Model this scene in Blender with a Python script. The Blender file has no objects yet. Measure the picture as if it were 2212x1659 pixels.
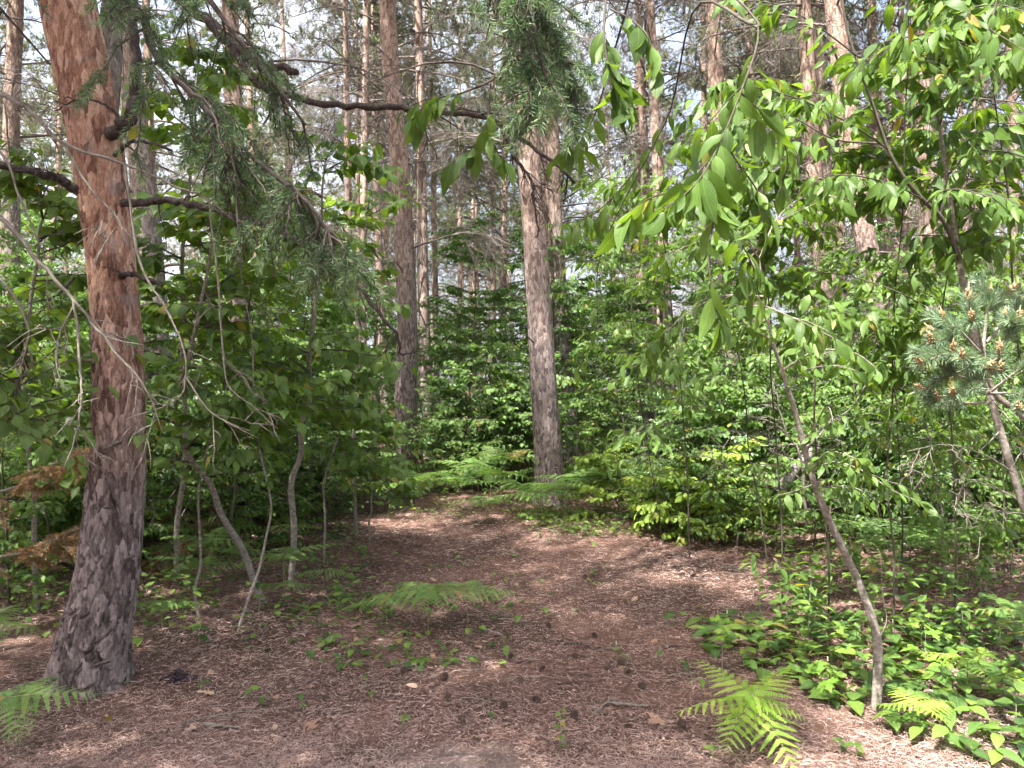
import bpy, math
import numpy as np
from mathutils import Vector, Matrix
from mathutils.kdtree import KDTree

sc = bpy.context.scene
COL = sc.collection
rng = np.random.default_rng(11)

# ------------------------------------------------------------------ camera, sky, sun, exposure
EYE = 1.6
FPX = 1670.0                       # focal length in pixels of a 2212 px wide picture
cam_d = bpy.data.cameras.new('camera')
cam_d.sensor_width = 36.0
cam_d.lens = 36.0 * FPX / 2212.0
cam_d.clip_start = 0.05
cam_d.clip_end = 1000.0
cam = bpy.data.objects.new('camera', cam_d)
cam.location = (0, 0, EYE)
cam.rotation_euler = (math.radians(90), 0, 0)
COL.objects.link(cam)
sc.camera = cam

SUN_AZ = math.radians(-142)        # measured from +Y (view direction) towards +X
SUN_EL = math.radians(60)
S = Vector((math.sin(SUN_AZ) * math.cos(SUN_EL), math.cos(SUN_AZ) * math.cos(SUN_EL), math.sin(SUN_EL)))
world = bpy.data.worlds.new('World')
sc.world = world
world.use_nodes = True
wn = world.node_tree.nodes
wl = world.node_tree.links
wn.clear()
sky = wn.new('ShaderNodeTexSky')
sky.sky_type = 'NISHITA'
sky.sun_disc = False
sky.sun_elevation = SUN_EL
sky.sun_rotation = SUN_AZ
sky.air_density = 1.0
sky.dust_density = 9.0
sky.ozone_density = 1.0
bg = wn.new('ShaderNodeBackground')
bg.inputs['Strength'].default_value = 0.15
wo = wn.new('ShaderNodeOutputWorld')
wtc = wn.new('ShaderNodeTexCoord')
wno = wn.new('ShaderNodeTexNoise')                 # broken white cloud over the whole sky
wno.inputs['Scale'].default_value = 3.0
wno.inputs['Detail'].default_value = 6.0
wl.new(wtc.outputs['Generated'], wno.inputs['Vector'])
wmr = wn.new('ShaderNodeMapRange')
wmr.inputs[1].default_value = 0.36
wmr.inputs[2].default_value = 0.58
wmr.inputs[3].default_value = 0.05
wmr.inputs[4].default_value = 0.95
wl.new(wno.outputs['Fac'], wmr.inputs[0])
wmx = wn.new('ShaderNodeMix')
wmx.data_type = 'RGBA'
wl.new(wmr.outputs[0], wmx.inputs[0])
wl.new(sky.outputs[0], wmx.inputs[6])
wmx.inputs[7].default_value = (2.35, 2.45, 2.65, 1)
wl.new(wmx.outputs[2], bg.inputs['Color'])
wl.new(bg.outputs[0], wo.inputs['Surface'])

sun_d = bpy.data.lights.new('sun', 'SUN')
sun_d.energy = 5.0
sun_d.angle = math.radians(0.53)
sun_d.color = (1.0, 0.95, 0.86)
sun = bpy.data.objects.new('sun', sun_d)
sun.rotation_euler = S.to_track_quat('Z', 'Y').to_euler()
sun.location = (-10, -10, 20)
COL.objects.link(sun)

vs = sc.view_settings
vs.view_transform = 'Standard'
vs.look = 'None'
vs.exposure = 2.15
vs.gamma = 1.0
vs.use_curve_mapping = False

cy = sc.cycles
cy.max_bounces = 6
cy.diffuse_bounces = 3
cy.glossy_bounces = 2
cy.transmission_bounces = 4
cy.transparent_max_bounces = 4
cy.caustics_reflective = False
cy.caustics_refractive = False
cy.sample_clamp_indirect = 8.0
cy.use_denoising = True
cy.denoiser = 'OPENIMAGEDENOISE'
cy.denoising_prefilter = 'ACCURATE'
cy.use_adaptive_sampling = True
cy.adaptive_threshold = 0.08
cy.adaptive_min_samples = 24
cy.debug_use_spatial_splits = True

# ------------------------------------------------------------------ helpers
def at(x, y, D):
    """A point D metres ahead, from a measurement in the 2212 x 1659 picture."""
    return np.array([(x - 1106.0) / FPX * D, D, EYE + (829.5 - y) / FPX * D])

def gz(x, y):
    x = np.asarray(x, float); y = np.asarray(y, float)
    z = 0.030 * np.sin(0.9 * x + 1.0) * np.sin(0.7 * y + 0.5) + 0.018 * np.sin(2.3 * x + 0.7 * y) + 0.012 * np.sin(3.1 * y - 1.7 * x + 2.0)
    return z * np.clip((np.hypot(x, y) - 1.0) / 4.0, 0, 1)

def unit(v):
    v = np.asarray(v, float)
    return v / np.maximum(np.linalg.norm(v, axis=-1, keepdims=True), 1e-9)

def smooth_path(pts, n):
    """Catmull-Rom through the points, n samples."""
    p = np.asarray(pts, float)
    k = len(p)
    if k == 2:
        t = np.linspace(0, 1, n)[:, None]
        return p[0] * (1 - t) + p[1] * t
    q = np.vstack([2 * p[0] - p[1], p, 2 * p[-1] - p[-2]])
    u = np.linspace(0, k - 1 - 1e-6, n)
    i = u.astype(int); f = (u - i)[:, None]
    a, b, c, d = q[i], q[i + 1], q[i + 2], q[i + 3]
    return 0.5 * (2 * b + (c - a) * f + (2 * a - 5 * b + 4 * c - d) * f ** 2 + (3 * b - a - 3 * c + d) * f ** 3)

def tubes(P, R, seg=4):
    """P (B,n,3) paths, R (B,n) radii -> verts, tris of all tubes."""
    P = np.asarray(P, float); R = np.asarray(R, float)
    if P.ndim == 2:
        P = P[None]; R = R[None]
    B, n, _ = P.shape
    T = unit(np.gradient(P, axis=1))
    ref = np.zeros_like(T); 
    mean = unit(P[:, -1] - P[:, 0])
    up = np.where(np.abs(mean[:, 2:3]) > 0.75, np.array([[1.0, 0.13, 0]]), np.array([[0, 0.05, 1.0]]))
    ref[:] = up[:, None]
    X = unit(np.cross(ref, T)); Y = np.cross(T, X)
    a = np.arange(seg) * 2 * np.pi / seg
    V = P[:, :, None] + R[:, :, None, None] * (np.cos(a)[None, None, :, None] * X[:, :, None] + np.sin(a)[None, None, :, None] * Y[:, :, None])
    idx = np.arange(B * n * seg).reshape(B, n, seg)
    i0 = idx[:, :-1]; i1 = idx[:, 1:]
    j0 = np.roll(i0, -1, 2); j1 = np.roll(i1, -1, 2)
    F = np.concatenate([np.stack([i0, j0, j1], -1).reshape(-1, 3), np.stack([i0, j1, i1], -1).reshape(-1, 3)])
    # closed tip
    e = idx[:, -1]
    for k in range(1, seg - 1):
        F = np.concatenate([F, np.stack([e[:, 0], e[:, k], e[:, k + 1]], -1)])
    return V.reshape(-1, 3), F

class Buf:
    def __init__(s):
        s.V = []; s.F = []; s.T = []; s.U = []; s.n = 0
    def add(s, V, F, t=0.0, uv=None):
        V = np.asarray(V, float).reshape(-1, 3)
        s.V.append(V); s.F.append(np.asarray(F, np.int64).reshape(-1, 3) + s.n)
        s.T.append(np.broadcast_to(np.asarray(t, float), (len(V),)))
        s.U.append(np.zeros((len(V), 3)) if uv is None else uv)
        s.n += len(V)
        return s
    def mesh(s, name, mats, smooth=True, off=None, midx=None):
        V = np.concatenate(s.V); F = np.concatenate(s.F)
        if off is not None:
            V = V - np.asarray(off)
        return make_mesh(name, V, F, mats, np.concatenate(s.T), np.concatenate(s.U), smooth, midx)

def make_mesh(name, V, F, mats, T=None, U=None, smooth=True, midx=None):
    me = bpy.data.meshes.new(name)
    V = np.ascontiguousarray(V, np.float32); F = np.ascontiguousarray(F, np.int32)
    me.vertices.add(len(V)); me.vertices.foreach_set('co', V.ravel())
    me.loops.add(F.size); me.loops.foreach_set('vertex_index', F.ravel())
    me.polygons.add(len(F)); me.polygons.foreach_set('loop_start', np.arange(len(F), dtype=np.int32) * 3)
    me.polygons.foreach_set('use_smooth', np.full(len(F), bool(smooth)))
    if not isinstance(mats, (list, tuple)):
        mats = [mats]
    for m in mats:
        me.materials.append(m)
    if midx is not None:
        me.polygons.foreach_set('material_index', np.asarray(midx, np.int32))
    if T is not None:
        me.attributes.new('tint', 'FLOAT', 'POINT').data.foreach_set('value', np.ascontiguousarray(T, np.float32))
    if U is not None:
        me.attributes.new('luv', 'FLOAT_VECTOR', 'POINT').data.foreach_set('vector', np.ascontiguousarray(U, np.float32).ravel())
    me.update(calc_edges=True)
    return me

def obj(name, me, parent=None, loc=None, mat=None):
    o = bpy.data.objects.new(name, me)
    COL.objects.link(o)
    if parent is not None:
        o.parent = parent
    if mat is not None:
        o.matrix_basis = mat
    elif loc is not None:
        o.location = loc
    return o

def tag(o, label=None, cat=None, group=None, kind=None):
    if label: o['label'] = label
    if cat: o['category'] = cat
    if group: o['group'] = group
    if kind: o['kind'] = kind
    return o

def thing(name, label, cat, loc, group=None):
    o = obj(name, None, loc=tuple(float(v) for v in loc))
    o.empty_display_size = 0.1
    return tag(o, label, cat, group)

def frames(d, n):
    """Rotation matrices (N,3,3), columns x, y=along d, z~n."""
    y = unit(d)
    x = unit(np.cross(y, n)); z = np.cross(x, y)
    return np.stack([x, y, z], -1)

def scatter(buf, tpl, pos, R, s, tint):
    V, F, U = tpl
    N = len(pos)
    if N == 0:
        return
    s = np.broadcast_to(np.asarray(s, float), (N,))
    W = pos[:, None] + s[:, None, None] * np.einsum('vj,nij->nvi', V, R)
    Fi = F[None] + (np.arange(N) * len(V))[:, None, None]
    buf.add(W.reshape(-1, 3), Fi.reshape(-1, 3), np.repeat(np.broadcast_to(tint, (N,)), len(V)), np.tile(U, (N, 1)))

def mat4(R, p, s=1.0):
    m = Matrix.Identity(4)
    for i in range(3):
        for j in range(3):
            m[i][j] = float(R[i, j] * s)
        m[i][3] = float(p[i])
    return m

def children(P, k, lo, hi, ang, lrange, droop=0.0, n=5, flat=None, wig=0.06, keep=None):
    """k child paths on each parent path. flat: 0..1 keeps children in the horizontal plane."""
    B, m, _ = P.shape
    f = rng.uniform(lo, hi, (B, k)) * (m - 1)
    i = np.minimum(f.astype(int), m - 2); w = (f - i)[..., None]
    b = np.arange(B)[:, None]
    base = P[b, i] * (1 - w) + P[b, i + 1] * w
    T = unit(P[b, i + 1] - P[b, i])
    perp = unit(np.cross(T, rng.normal(size=T.shape)))
    if flat is not None:
        h = unit(np.cross(T, np.array([0, 0, 1.0])))
        sgn = np.where(rng.random((B, k, 1)) < 0.5, -1.0, 1.0)
        perp = unit(h * sgn * flat + perp * (1 - flat))
    a = rng.uniform(ang[0], ang[1], (B, k, 1))
    d = T * np.cos(a) + perp * np.sin(a)
    L = rng.uniform(lrange[0], lrange[1], (B, k, 1)) * (1.15 - 0.75 * (f / (m - 1))[..., None])
    s = np.linspace(0, 1, n)
    Q = base[:, :, None] + d[:, :, None] * (s[None, None, :, None] * L[:, :, None])
    Q[..., 2] += -droop * (s ** 2) * L[..., 0][..., None]
    Q += np.cumsum(rng.normal(size=Q.shape) * wig, axis=2) * L[:, :, None] * s[None, None, :, None] * 0.6
    return Q.reshape(B * k, n, 3)

def taper(P, r0, r1):
    n = P.shape[1]
    r0 = np.broadcast_to(np.asarray(r0, float).reshape(-1, 1), (P.shape[0], 1))
    s = np.linspace(0, 1, n)[None]
    return r0 * (1 - s) + r1 * s

def leaves_on(P, k, ang=(0.7, 1.1), droop=0.25, jit=0.25, lo=0.15, terminal=True):
    """Leaves set alternately along each path: positions, directions, normals."""
    B, m, _ = P.shape
    f = np.linspace(lo, 0.999, k)[None] * (m - 1) + rng.uniform(-0.15, 0.15, (B, k))
    f = np.clip(f, 0, m - 1.001)
    i = f.astype(int); w = (f - i)[..., None]
    b = np.arange(B)[:, None]
    pos = P[b, i] * (1 - w) + P[b, i + 1] * w
    T = unit(P[b, i + 1] - P[b, i])
    h = unit(np.cross(T, np.array([0, 0, 1.0]) + rng.normal(size=T.shape) * 0.15))
    sgn = np.where(np.arange(k) % 2 == 0, 1.0, -1.0)[None, :, None]
    a = rng.uniform(ang[0], ang[1], (B, k, 1))
    if terminal:
        a[:, -1] = rng.uniform(0, 0.25, (B, 1))
    d = T * np.cos(a) + h * sgn * np.sin(a)
    d = d + rng.normal(size=d.shape) * 0.12
    d[..., 2] -= droop * rng.uniform(0.4, 1.6, (B, k))
    d = unit(d).reshape(-1, 3)
    nn = np.array([0, 0, 1.0]) + rng.normal(size=d.shape) * jit
    nn = unit(nn - d * np.sum(nn * d, -1, keepdims=True))
    return pos.reshape(-1, 3), d, nn

# ------------------------------------------------------------------ materials
def nodes_of(name):
    m = bpy.data.materials.new(name)
    m.use_nodes = True
    nt = m.node_tree
    nt.nodes.clear()
    out = nt.nodes.new('ShaderNodeOutputMaterial')
    def N(t, **kw):
        nd = nt.nodes.new(t)
        for k, v in kw.items():
            setattr(nd, k, v)
        return nd
    return m, nt, N, nt.links.new, out

def ramp(N, stops):
    r = N('ShaderNodeValToRGB')
    e = r.color_ramp.elements
    while len(e) < len(stops):
        e.new(0.5)
    for q, (p, c) in zip(e, stops):
        q.position = p
        q.color = (*c, 1)
    return r

def math_n(N, L, op, a, b=None, c=None, clamp=False):
    m = N('ShaderNodeMath', operation=op, use_clamp=clamp)
    for i, v in enumerate((a, b, c)):
        if v is None:
            continue
        if isinstance(v, (int, float)):
            m.inputs[i].default_value = v
        else:
            L(v, m.inputs[i])
    return m.outputs[0]

def mix_c(N, L, fac, a, b, mode='MIX'):
    m = N('ShaderNodeMix', data_type='RGBA', blend_type=mode)
    for s, v in ((m.inputs[0], fac), (m.inputs[6], a), (m.inputs[7], b)):
        if isinstance(v, (int, float)):
            s.default_value = v
        elif isinstance(v, tuple):
            s.default_value = (*v, 1)
        else:
            L(v, s)
    return m.outputs[2]

def leaf_mat(name, cols, trans, rough=0.42, spec=0.4, tf=0.4, veins=0.0, objrand=True, old=(0.26, 0.22, 0.06)):
    m, nt, N, L, out = nodes_of(name)
    at_ = N('ShaderNodeAttribute', attribute_name='tint')
    fac = at_.outputs['Fac']
    if objrand:
        oi = N('ShaderNodeObjectInfo')
        fac = math_n(N, L, 'FRACT', math_n(N, L, 'ADD', fac, oi.outputs['Random']))
    k = len(cols)
    st_ = [(0.98 * i / (k - 1), c) for i, c in enumerate(cols)]
    if old:
        st_ += [(0.988, old), (1.0, old)]
    r = ramp(N, st_)
    L(fac, r.inputs[0])
    c = r.outputs[0]
    geo = N('ShaderNodeNewGeometry')
    no = N('ShaderNodeTexNoise'); no.inputs['Scale'].default_value = 28.0; no.inputs['Detail'].default_value = 2
    L(geo.outputs['Position'], no.inputs['Vector'])
    sh = math_n(N, L, 'MULTIPLY_ADD', no.outputs['Fac'], 0.7, 0.65)
    c = mix_c(N, L, 1.0, c, sh, 'MULTIPLY')
    nrm = None
    if veins > 0:
        uvn = N('ShaderNodeAttribute', attribute_name='luv')
        sp = N('ShaderNodeSeparateXYZ'); L(uvn.outputs['Vector'], sp.inputs[0])
        au = math_n(N, L, 'ABSOLUTE', sp.outputs[0])
        ph = math_n(N, L, 'SUBTRACT', sp.outputs[1], math_n(N, L, 'MULTIPLY', au, 0.45))
        w = math_n(N, L, 'ABSOLUTE', math_n(N, L, 'SINE', math_n(N, L, 'MULTIPLY', ph, 26.0)))
        lat = math_n(N, L, 'SUBTRACT', 1.0, math_n(N, L, 'MULTIPLY', w, 5.0), clamp=True)
        mid = math_n(N, L, 'SUBTRACT', 1.0, math_n(N, L, 'MULTIPLY', au, 14.0), clamp=True)
        v = math_n(N, L, 'MAXIMUM', math_n(N, L, 'MULTIPLY', lat, 0.5), mid)
        v = math_n(N, L, 'MULTIPLY', v, veins)
        light = mix_c(N, L, 0.5, c, (0.34, 0.42, 0.16))
        c = mix_c(N, L, v, c, light)
        bp = N('ShaderNodeBump'); bp.inputs['Strength'].default_value = 0.2; bp.inputs['Distance'].default_value = 0.001
        L(math_n(N, L, 'MULTIPLY', w, 1.0), bp.inputs['Height'])
        nrm = bp.outputs[0]
    p = N('ShaderNodeBsdfPrincipled')
    L(c, p.inputs['Base Color'])
    p.inputs['Roughness'].default_value = rough
    p.inputs['Specular IOR Level'].default_value = spec
    t = N('ShaderNodeBsdfTranslucent')
    tc = mix_c(N, L, 1.0, c, trans, 'MULTIPLY')
    L(tc, t.inputs['Color'])
    if nrm is not None:
        L(nrm, p.inputs['Normal']); L(nrm, t.inputs['Normal'])
    mx = N('ShaderNodeMixShader'); mx.inputs[0].default_value = tf
    L(p.outputs[0], mx.inputs[1]); L(t.outputs[0], mx.inputs[2])
    L(mx.outputs[0], out.inputs['Surface'])
    return m

def plain_mat(name, cols, rough=0.85, scale=20.0, stretch=(1, 1, 1), bump=0.3, dist=0.004, objrand=False, tint=False, spec=0.2, detail=5):
    m, nt, N, L, out = nodes_of(name)
    tc = N('ShaderNodeTexCoord')
    mp = N('ShaderNodeMapping'); mp.inputs['Scale'].default_value = stretch
    L(tc.outputs['Object'], mp.inputs['Vector'])
    no = N('ShaderNodeTexNoise'); no.inputs['Scale'].default_value = scale; no.inputs['Detail'].default_value = detail; no.inputs['Roughness'].default_value = 0.65
    L(mp.outputs[0], no.inputs['Vector'])
    fac = no.outputs['Fac']
    if tint:
        a = N('ShaderNodeAttribute', attribute_name='tint')
        fac = math_n(N, L, 'ADD', math_n(N, L, 'MULTIPLY', fac, 0.35), math_n(N, L, 'MULTIPLY', a.outputs['Fac'], 0.75))
    if objrand:
        oi = N('ShaderNodeObjectInfo')
        fac = math_n(N, L, 'ADD', math_n(N, L, 'MULTIPLY', fac, 0.5), math_n(N, L, 'MULTIPLY', oi.outputs['Random'], 0.5))
    k = len(cols)
    r = ramp(N, [(0.25 + 0.5 * i / (k - 1) if not tint else i / (k - 1), c) for i, c in enumerate(cols)])
    L(fac, r.inputs[0])
    p = N('ShaderNodeBsdfPrincipled')
    L(r.outputs[0], p.inputs['Base Color'])
    p.inputs['Roughness'].default_value = rough
    p.inputs['Specular IOR Level'].default_value = spec
    if bump > 0:
        b = N('ShaderNodeBump'); b.inputs['Strength'].default_value = bump; b.inputs['Distance'].default_value = dist
        L(no.outputs['Fac'], b.inputs['Height']); L(b.outputs[0], p.inputs['Normal'])
    L(p.outputs[0], out.inputs['Surface'])
    return m

def bark_mat(name, low, high, z0, z1, plate=(14, 14, 4.5), bump=0.8, dist=0.012, contrast=0.6, lichen=0.0, edge_w=0.35):
    """Pine bark: grey thick plates low down, thin warm flakes higher up; object space is world-aligned."""
    m, nt, N, L, out = nodes_of(name)
    geo = N('ShaderNodeNewGeometry')
    tc = N('ShaderNodeTexCoord')
    mp = N('ShaderNodeMapping'); mp.inputs['Scale'].default_value = plate
    L(tc.outputs['Object'], mp.inputs['Vector'])
    nz = N('ShaderNodeTexNoise'); nz.inputs['Scale'].default_value = 1.3; nz.inputs['Detail'].default_value = 4
    L(mp.outputs[0], nz.inputs['Vector'])
    ds = N('ShaderNodeVectorMath', operation='SCALE'); ds.inputs['Scale'].default_value = 0.9
    L(nz.outputs['Color'], ds.inputs[0])
    ad = N('ShaderNodeVectorMath', operation='ADD'); L(mp.outputs[0], ad.inputs[0]); L(ds.outputs[0], ad.inputs[1])
    vo = N('ShaderNodeTexVoronoi', feature='F1'); L(ad.outputs[0], vo.inputs['Vector']); vo.inputs['Scale'].default_value = 1.0
    ve = N('ShaderNodeTexVoronoi', feature='DISTANCE_TO_EDGE'); L(ad.outputs[0], ve.inputs['Vector']); ve.inputs['Scale'].default_value = 1.0
    fi = N('ShaderNodeTexNoise'); fi.inputs['Scale'].default_value = 2.6; fi.inputs['Detail'].default_value = 8; fi.inputs['Roughness'].default_value = 0.7
    L(mp.outputs[0], fi.inputs['Vector'])
    big = N('ShaderNodeTexNoise'); big.inputs['Scale'].default_value = 1.6; big.inputs['Detail'].default_value = 3
    L(tc.outputs['Object'], big.inputs['Vector'])
    sp = N('ShaderNodeSeparateXYZ'); L(geo.outputs['Position'], sp.inputs[0])
    zz = math_n(N, L, 'ADD', sp.outputs[2], math_n(N, L, 'MULTIPLY', math_n(N, L, 'SUBTRACT', big.outputs['Fac'], 0.5), (z1 - z0) * 1.2))
    h = N('ShaderNodeMapRange'); h.inputs[1].default_value = z0; h.inputs[2].default_value = z1
    L(zz, h.inputs[0])
    sv = N('ShaderNodeSeparateColor'); L(vo.outputs['Color'], sv.inputs[0])
    f2 = math_n(N, L, 'ADD', math_n(N, L, 'MULTIPLY', sv.outputs[0], contrast), math_n(N, L, 'MULTIPLY', fi.outputs['Fac'], 1.0 - contrast))
    rl = ramp(N, [(0.33, low[0]), (0.5, low[1]), (0.67, low[2])]); L(f2, rl.inputs[0])
    rh = ramp(N, [(0.33, high[0]), (0.5, high[1]), (0.67, high[2])]); L(f2, rh.inputs[0])
    c = mix_c(N, L, h.outputs[0], rl.outputs[0], rh.outputs[0])
    if lichen > 0:
        ln = N('ShaderNodeTexNoise'); ln.inputs['Scale'].default_value = 9.0; ln.inputs['Detail'].default_value = 6
        L(tc.outputs['Object'], ln.inputs['Vector'])
        lf = N('ShaderNodeMapRange'); lf.inputs[1].default_value = 0.55; lf.inputs[2].default_value = 0.72; L(ln.outputs['Fac'], lf.inputs[0])
        c = mix_c(N, L, math_n(N, L, 'MULTIPLY', lf.outputs[0], lichen), c, (0.25, 0.225, 0.215))
    p = N('ShaderNodeBsdfPrincipled'); L(c, p.inputs['Base Color'])
    p.inputs['Roughness'].default_value = 0.9
    p.inputs['Specular IOR Level'].default_value = 0.15
    edge = math_n(N, L, 'MULTIPLY', ve.outputs['Distance'], 3.5, clamp=True)
    hh = math_n(N, L, 'ADD', math_n(N, L, 'MULTIPLY', edge, edge_w), math_n(N, L, 'MULTIPLY', fi.outputs['Fac'], 0.9))
    b = N('ShaderNodeBump'); b.inputs['Strength'].default_value = bump; b.inputs['Distance'].default_value = dist
    L(hh, b.inputs['Height']); L(b.outputs[0], p.inputs['Normal'])
    L(p.outputs[0], out.inputs['Surface'])
    return m

M = {}
M['bark_near'] = bark_mat('bark_near', [(0.06, 0.047, 0.045), (0.175, 0.138, 0.134), (0.33, 0.275, 0.27)],
                          [(0.12, 0.062, 0.044), (0.30, 0.165, 0.113), (0.50, 0.335, 0.25)], 0.8, 2.4, plate=(34, 34, 12), bump=1.0, dist=0.009, contrast=0.32, lichen=0.5)
M['bark_mid'] = bark_mat('bark_mid', [(0.065, 0.05, 0.048), (0.17, 0.135, 0.13), (0.31, 0.26, 0.25)],
                         [(0.16, 0.105, 0.085), (0.33, 0.235, 0.19), (0.50, 0.385, 0.325)], 2.0, 5.5, plate=(38, 38, 14), bump=0.9, dist=0.012, contrast=0.3, lichen=0.3)
M['bark_grey'] = bark_mat('bark_grey', [(0.09, 0.08, 0.07), (0.19, 0.165, 0.145), (0.32, 0.29, 0.26)],
                          [(0.15, 0.10, 0.08), (0.30, 0.215, 0.17), (0.45, 0.34, 0.28)], 3.0, 7.0, plate=(38, 38, 14), bump=0.9, dist=0.012, contrast=0.3, lichen=0.5)
M['bark_far'] = bark_mat('bark_far', [(0.10, 0.08, 0.073), (0.20, 0.158, 0.142), (0.31, 0.26, 0.24)],
                         [(0.20, 0.14, 0.115), (0.31, 0.228, 0.19), (0.42, 0.325, 0.28)], 2.0, 6.0, plate=(12, 12, 5), bump=0.6, dist=0.015)
M['deadwood'] = plain_mat('deadwood', [(0.035, 0.027, 0.024), (0.085, 0.068, 0.06), (0.16, 0.135, 0.12)], scale=30, stretch=(1, 1, 1), bump=0.5)
M['deadtwig'] = plain_mat('deadtwig', [(0.075, 0.062, 0.058), (0.15, 0.125, 0.115), (0.23, 0.20, 0.18)], scale=8, bump=0.0, objrand=True)
M['greytwig'] = plain_mat('greytwig', [(0.11, 0.095, 0.08), (0.19, 0.168, 0.145), (0.30, 0.275, 0.24)], scale=40, bump=0.3, dist=0.001)
M['limb'] = plain_mat('limb', [(0.02, 0.016, 0.014), (0.05, 0.04, 0.036), (0.11, 0.09, 0.08)], scale=45, stretch=(1, 1, 1), bump=1.0, dist=0.01)
M['stem'] = plain_mat('stem', [(0.08, 0.07, 0.06), (0.22, 0.195, 0.17), (0.42, 0.385, 0.35)], scale=34, stretch=(1, 1, 1.6), bump=1.0, dist=0.004)
M['stem_dark'] = plain_mat('stem_dark', [(0.035, 0.03, 0.024), (0.08, 0.07, 0.056), (0.14, 0.125, 0.10)], scale=40, stretch=(1, 1, 0.35), bump=0.4, dist=0.002)
M['greenstem'] = plain_mat('greenstem', [(0.13, 0.15, 0.06), (0.22, 0.24, 0.11)], scale=30, bump=0)
M['cherry'] = leaf_mat('cherry_leaf', [(0.05, 0.10, 0.024), (0.085, 0.16, 0.032), (0.13, 0.225, 0.05), (0.07, 0.135, 0.03)], (1.75, 1.65, 0.5), rough=0.48, spec=0.35, tf=0.42, veins=0.4)
M['hazel'] = leaf_mat('hazel_leaf', [(0.06, 0.115, 0.028), (0.095, 0.17, 0.036), (0.135, 0.22, 0.055), (0.075, 0.14, 0.032)], (1.75, 1.65, 0.5), rough=0.45, spec=0.35, tf=0.45, veins=0.35)
M['under'] = leaf_mat('understory_leaf', [(0.05, 0.105, 0.032), (0.08, 0.155, 0.044), (0.12, 0.21, 0.06), (0.062, 0.125, 0.036)], (1.5, 1.6, 0.6), rough=0.45, spec=0.35, tf=0.45, objrand=True)
M['under_sunlit'] = leaf_mat('understory_sunlit_leaf', [(0.085, 0.155, 0.042), (0.12, 0.205, 0.055), (0.16, 0.255, 0.075), (0.095, 0.17, 0.046)], (1.4, 1.5, 0.7), rough=0.5, spec=0.3, tf=0.48)  # lighter copy of the understory leaf, sunlight put into its colour
M['under_dull'] = leaf_mat('understory_dull_leaf', [(0.045, 0.085, 0.036), (0.07, 0.12, 0.048), (0.105, 0.16, 0.065)], (1.4, 1.5, 0.7), rough=0.5, spec=0.3, tf=0.42)
M['pale'] = leaf_mat('pale_leaf', [(0.13, 0.24, 0.10), (0.19, 0.31, 0.15), (0.24, 0.36, 0.18)], (1.3, 1.4, 0.8), rough=0.5, spec=0.3, tf=0.35)
M['fern'] = leaf_mat('fern_leaf', [(0.10, 0.20, 0.055), (0.14, 0.25, 0.065), (0.18, 0.29, 0.08)], (1.4, 1.4, 0.6), rough=0.5, spec=0.3, tf=0.4)
M['fern_sunlit'] = leaf_mat('fern_sunlit_leaf', [(0.20, 0.35, 0.05), (0.26, 0.42, 0.06), (0.32, 0.44, 0.08)], (1.3, 1.3, 0.6), rough=0.5, spec=0.3, tf=0.4)  # brighter copy of the fern leaf with sunlight painted into the green
M['mayflower'] = leaf_mat('mayflower_leaf', [(0.04, 0.085, 0.026), (0.07, 0.14, 0.034), (0.115, 0.20, 0.045), (0.18, 0.275, 0.05)], (1.6, 1.5, 0.5), rough=0.4, spec=0.4, tf=0.38, veins=0.5)  # dark to lime stops put the bed's shade and sun into the colour
M['maple'] = leaf_mat('maple_leaf', [(0.14, 0.29, 0.045), (0.19, 0.35, 0.05), (0.25, 0.38, 0.07)], (1.4, 1.4, 0.6), rough=0.45, spec=0.3, tf=0.42, veins=0.4)
M['spruce'] = leaf_mat('spruce_needle', [(0.055, 0.105, 0.05), (0.085, 0.15, 0.07), (0.125, 0.20, 0.095)], (1.2, 1.3, 0.8), rough=0.45, spec=0.4, tf=0.25)
M['spruce_tip'] = leaf_mat('spruce_tip_needle', [(0.15, 0.235, 0.12), (0.22, 0.31, 0.15)], (1.2, 1.3, 0.8), rough=0.45, spec=0.4, tf=0.3)
M['pine'] = leaf_mat('pine_needle', [(0.07, 0.11, 0.055), (0.115, 0.165, 0.08), (0.165, 0.21, 0.10), (0.20, 0.19, 0.11)], (1.2, 1.2, 0.8), rough=0.5, spec=0.3, tf=0.25)
M['youngpine'] = leaf_mat('young_pine_needle', [(0.13, 0.21, 0.13), (0.19, 0.28, 0.175), (0.27, 0.36, 0.23)], (1.2, 1.2, 0.8), rough=0.4, spec=0.45, tf=0.25)
M['cone'] = plain_mat('pollen_cone', [(0.30, 0.19, 0.10), (0.45, 0.31, 0.18)], scale=120, bump=0.4)
M['deadneedle'] = leaf_mat('dead_needle', [(0.22, 0.14, 0.07), (0.33, 0.21, 0.11), (0.43, 0.30, 0.17)], (1.2, 1.0, 0.8), rough=0.7, spec=0.1, tf=0.25)
M['dryleaf'] = leaf_mat('dry_leaf', [(0.30, 0.17, 0.12), (0.42, 0.27, 0.20), (0.50, 0.36, 0.28), (0.38, 0.20, 0.13)], (1.1, 1.0, 0.9), rough=0.65, spec=0.2, tf=0.2, veins=0.5)
M['litter'] = plain_mat('litter', [(0.09, 0.054, 0.048), (0.225, 0.142, 0.125), (0.36, 0.25, 0.222), (0.52, 0.415, 0.375)], tint=True, scale=3.0, bump=0, spec=0.25, rough=0.6)
M['conescale'] = plain_mat('cone_scale', [(0.05, 0.035, 0.03), (0.13, 0.09, 0.075)], scale=60, bump=0.4)
M['barkchip'] = plain_mat('bark_chip', [(0.022, 0.015, 0.017), (0.05, 0.034, 0.04), (0.09, 0.065, 0.072)], scale=40, bump=0.8)
M['flower'] = plain_mat('flower', [(0.40, 0.44, 0.28), (0.55, 0.58, 0.42)], scale=80, bump=0)
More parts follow.
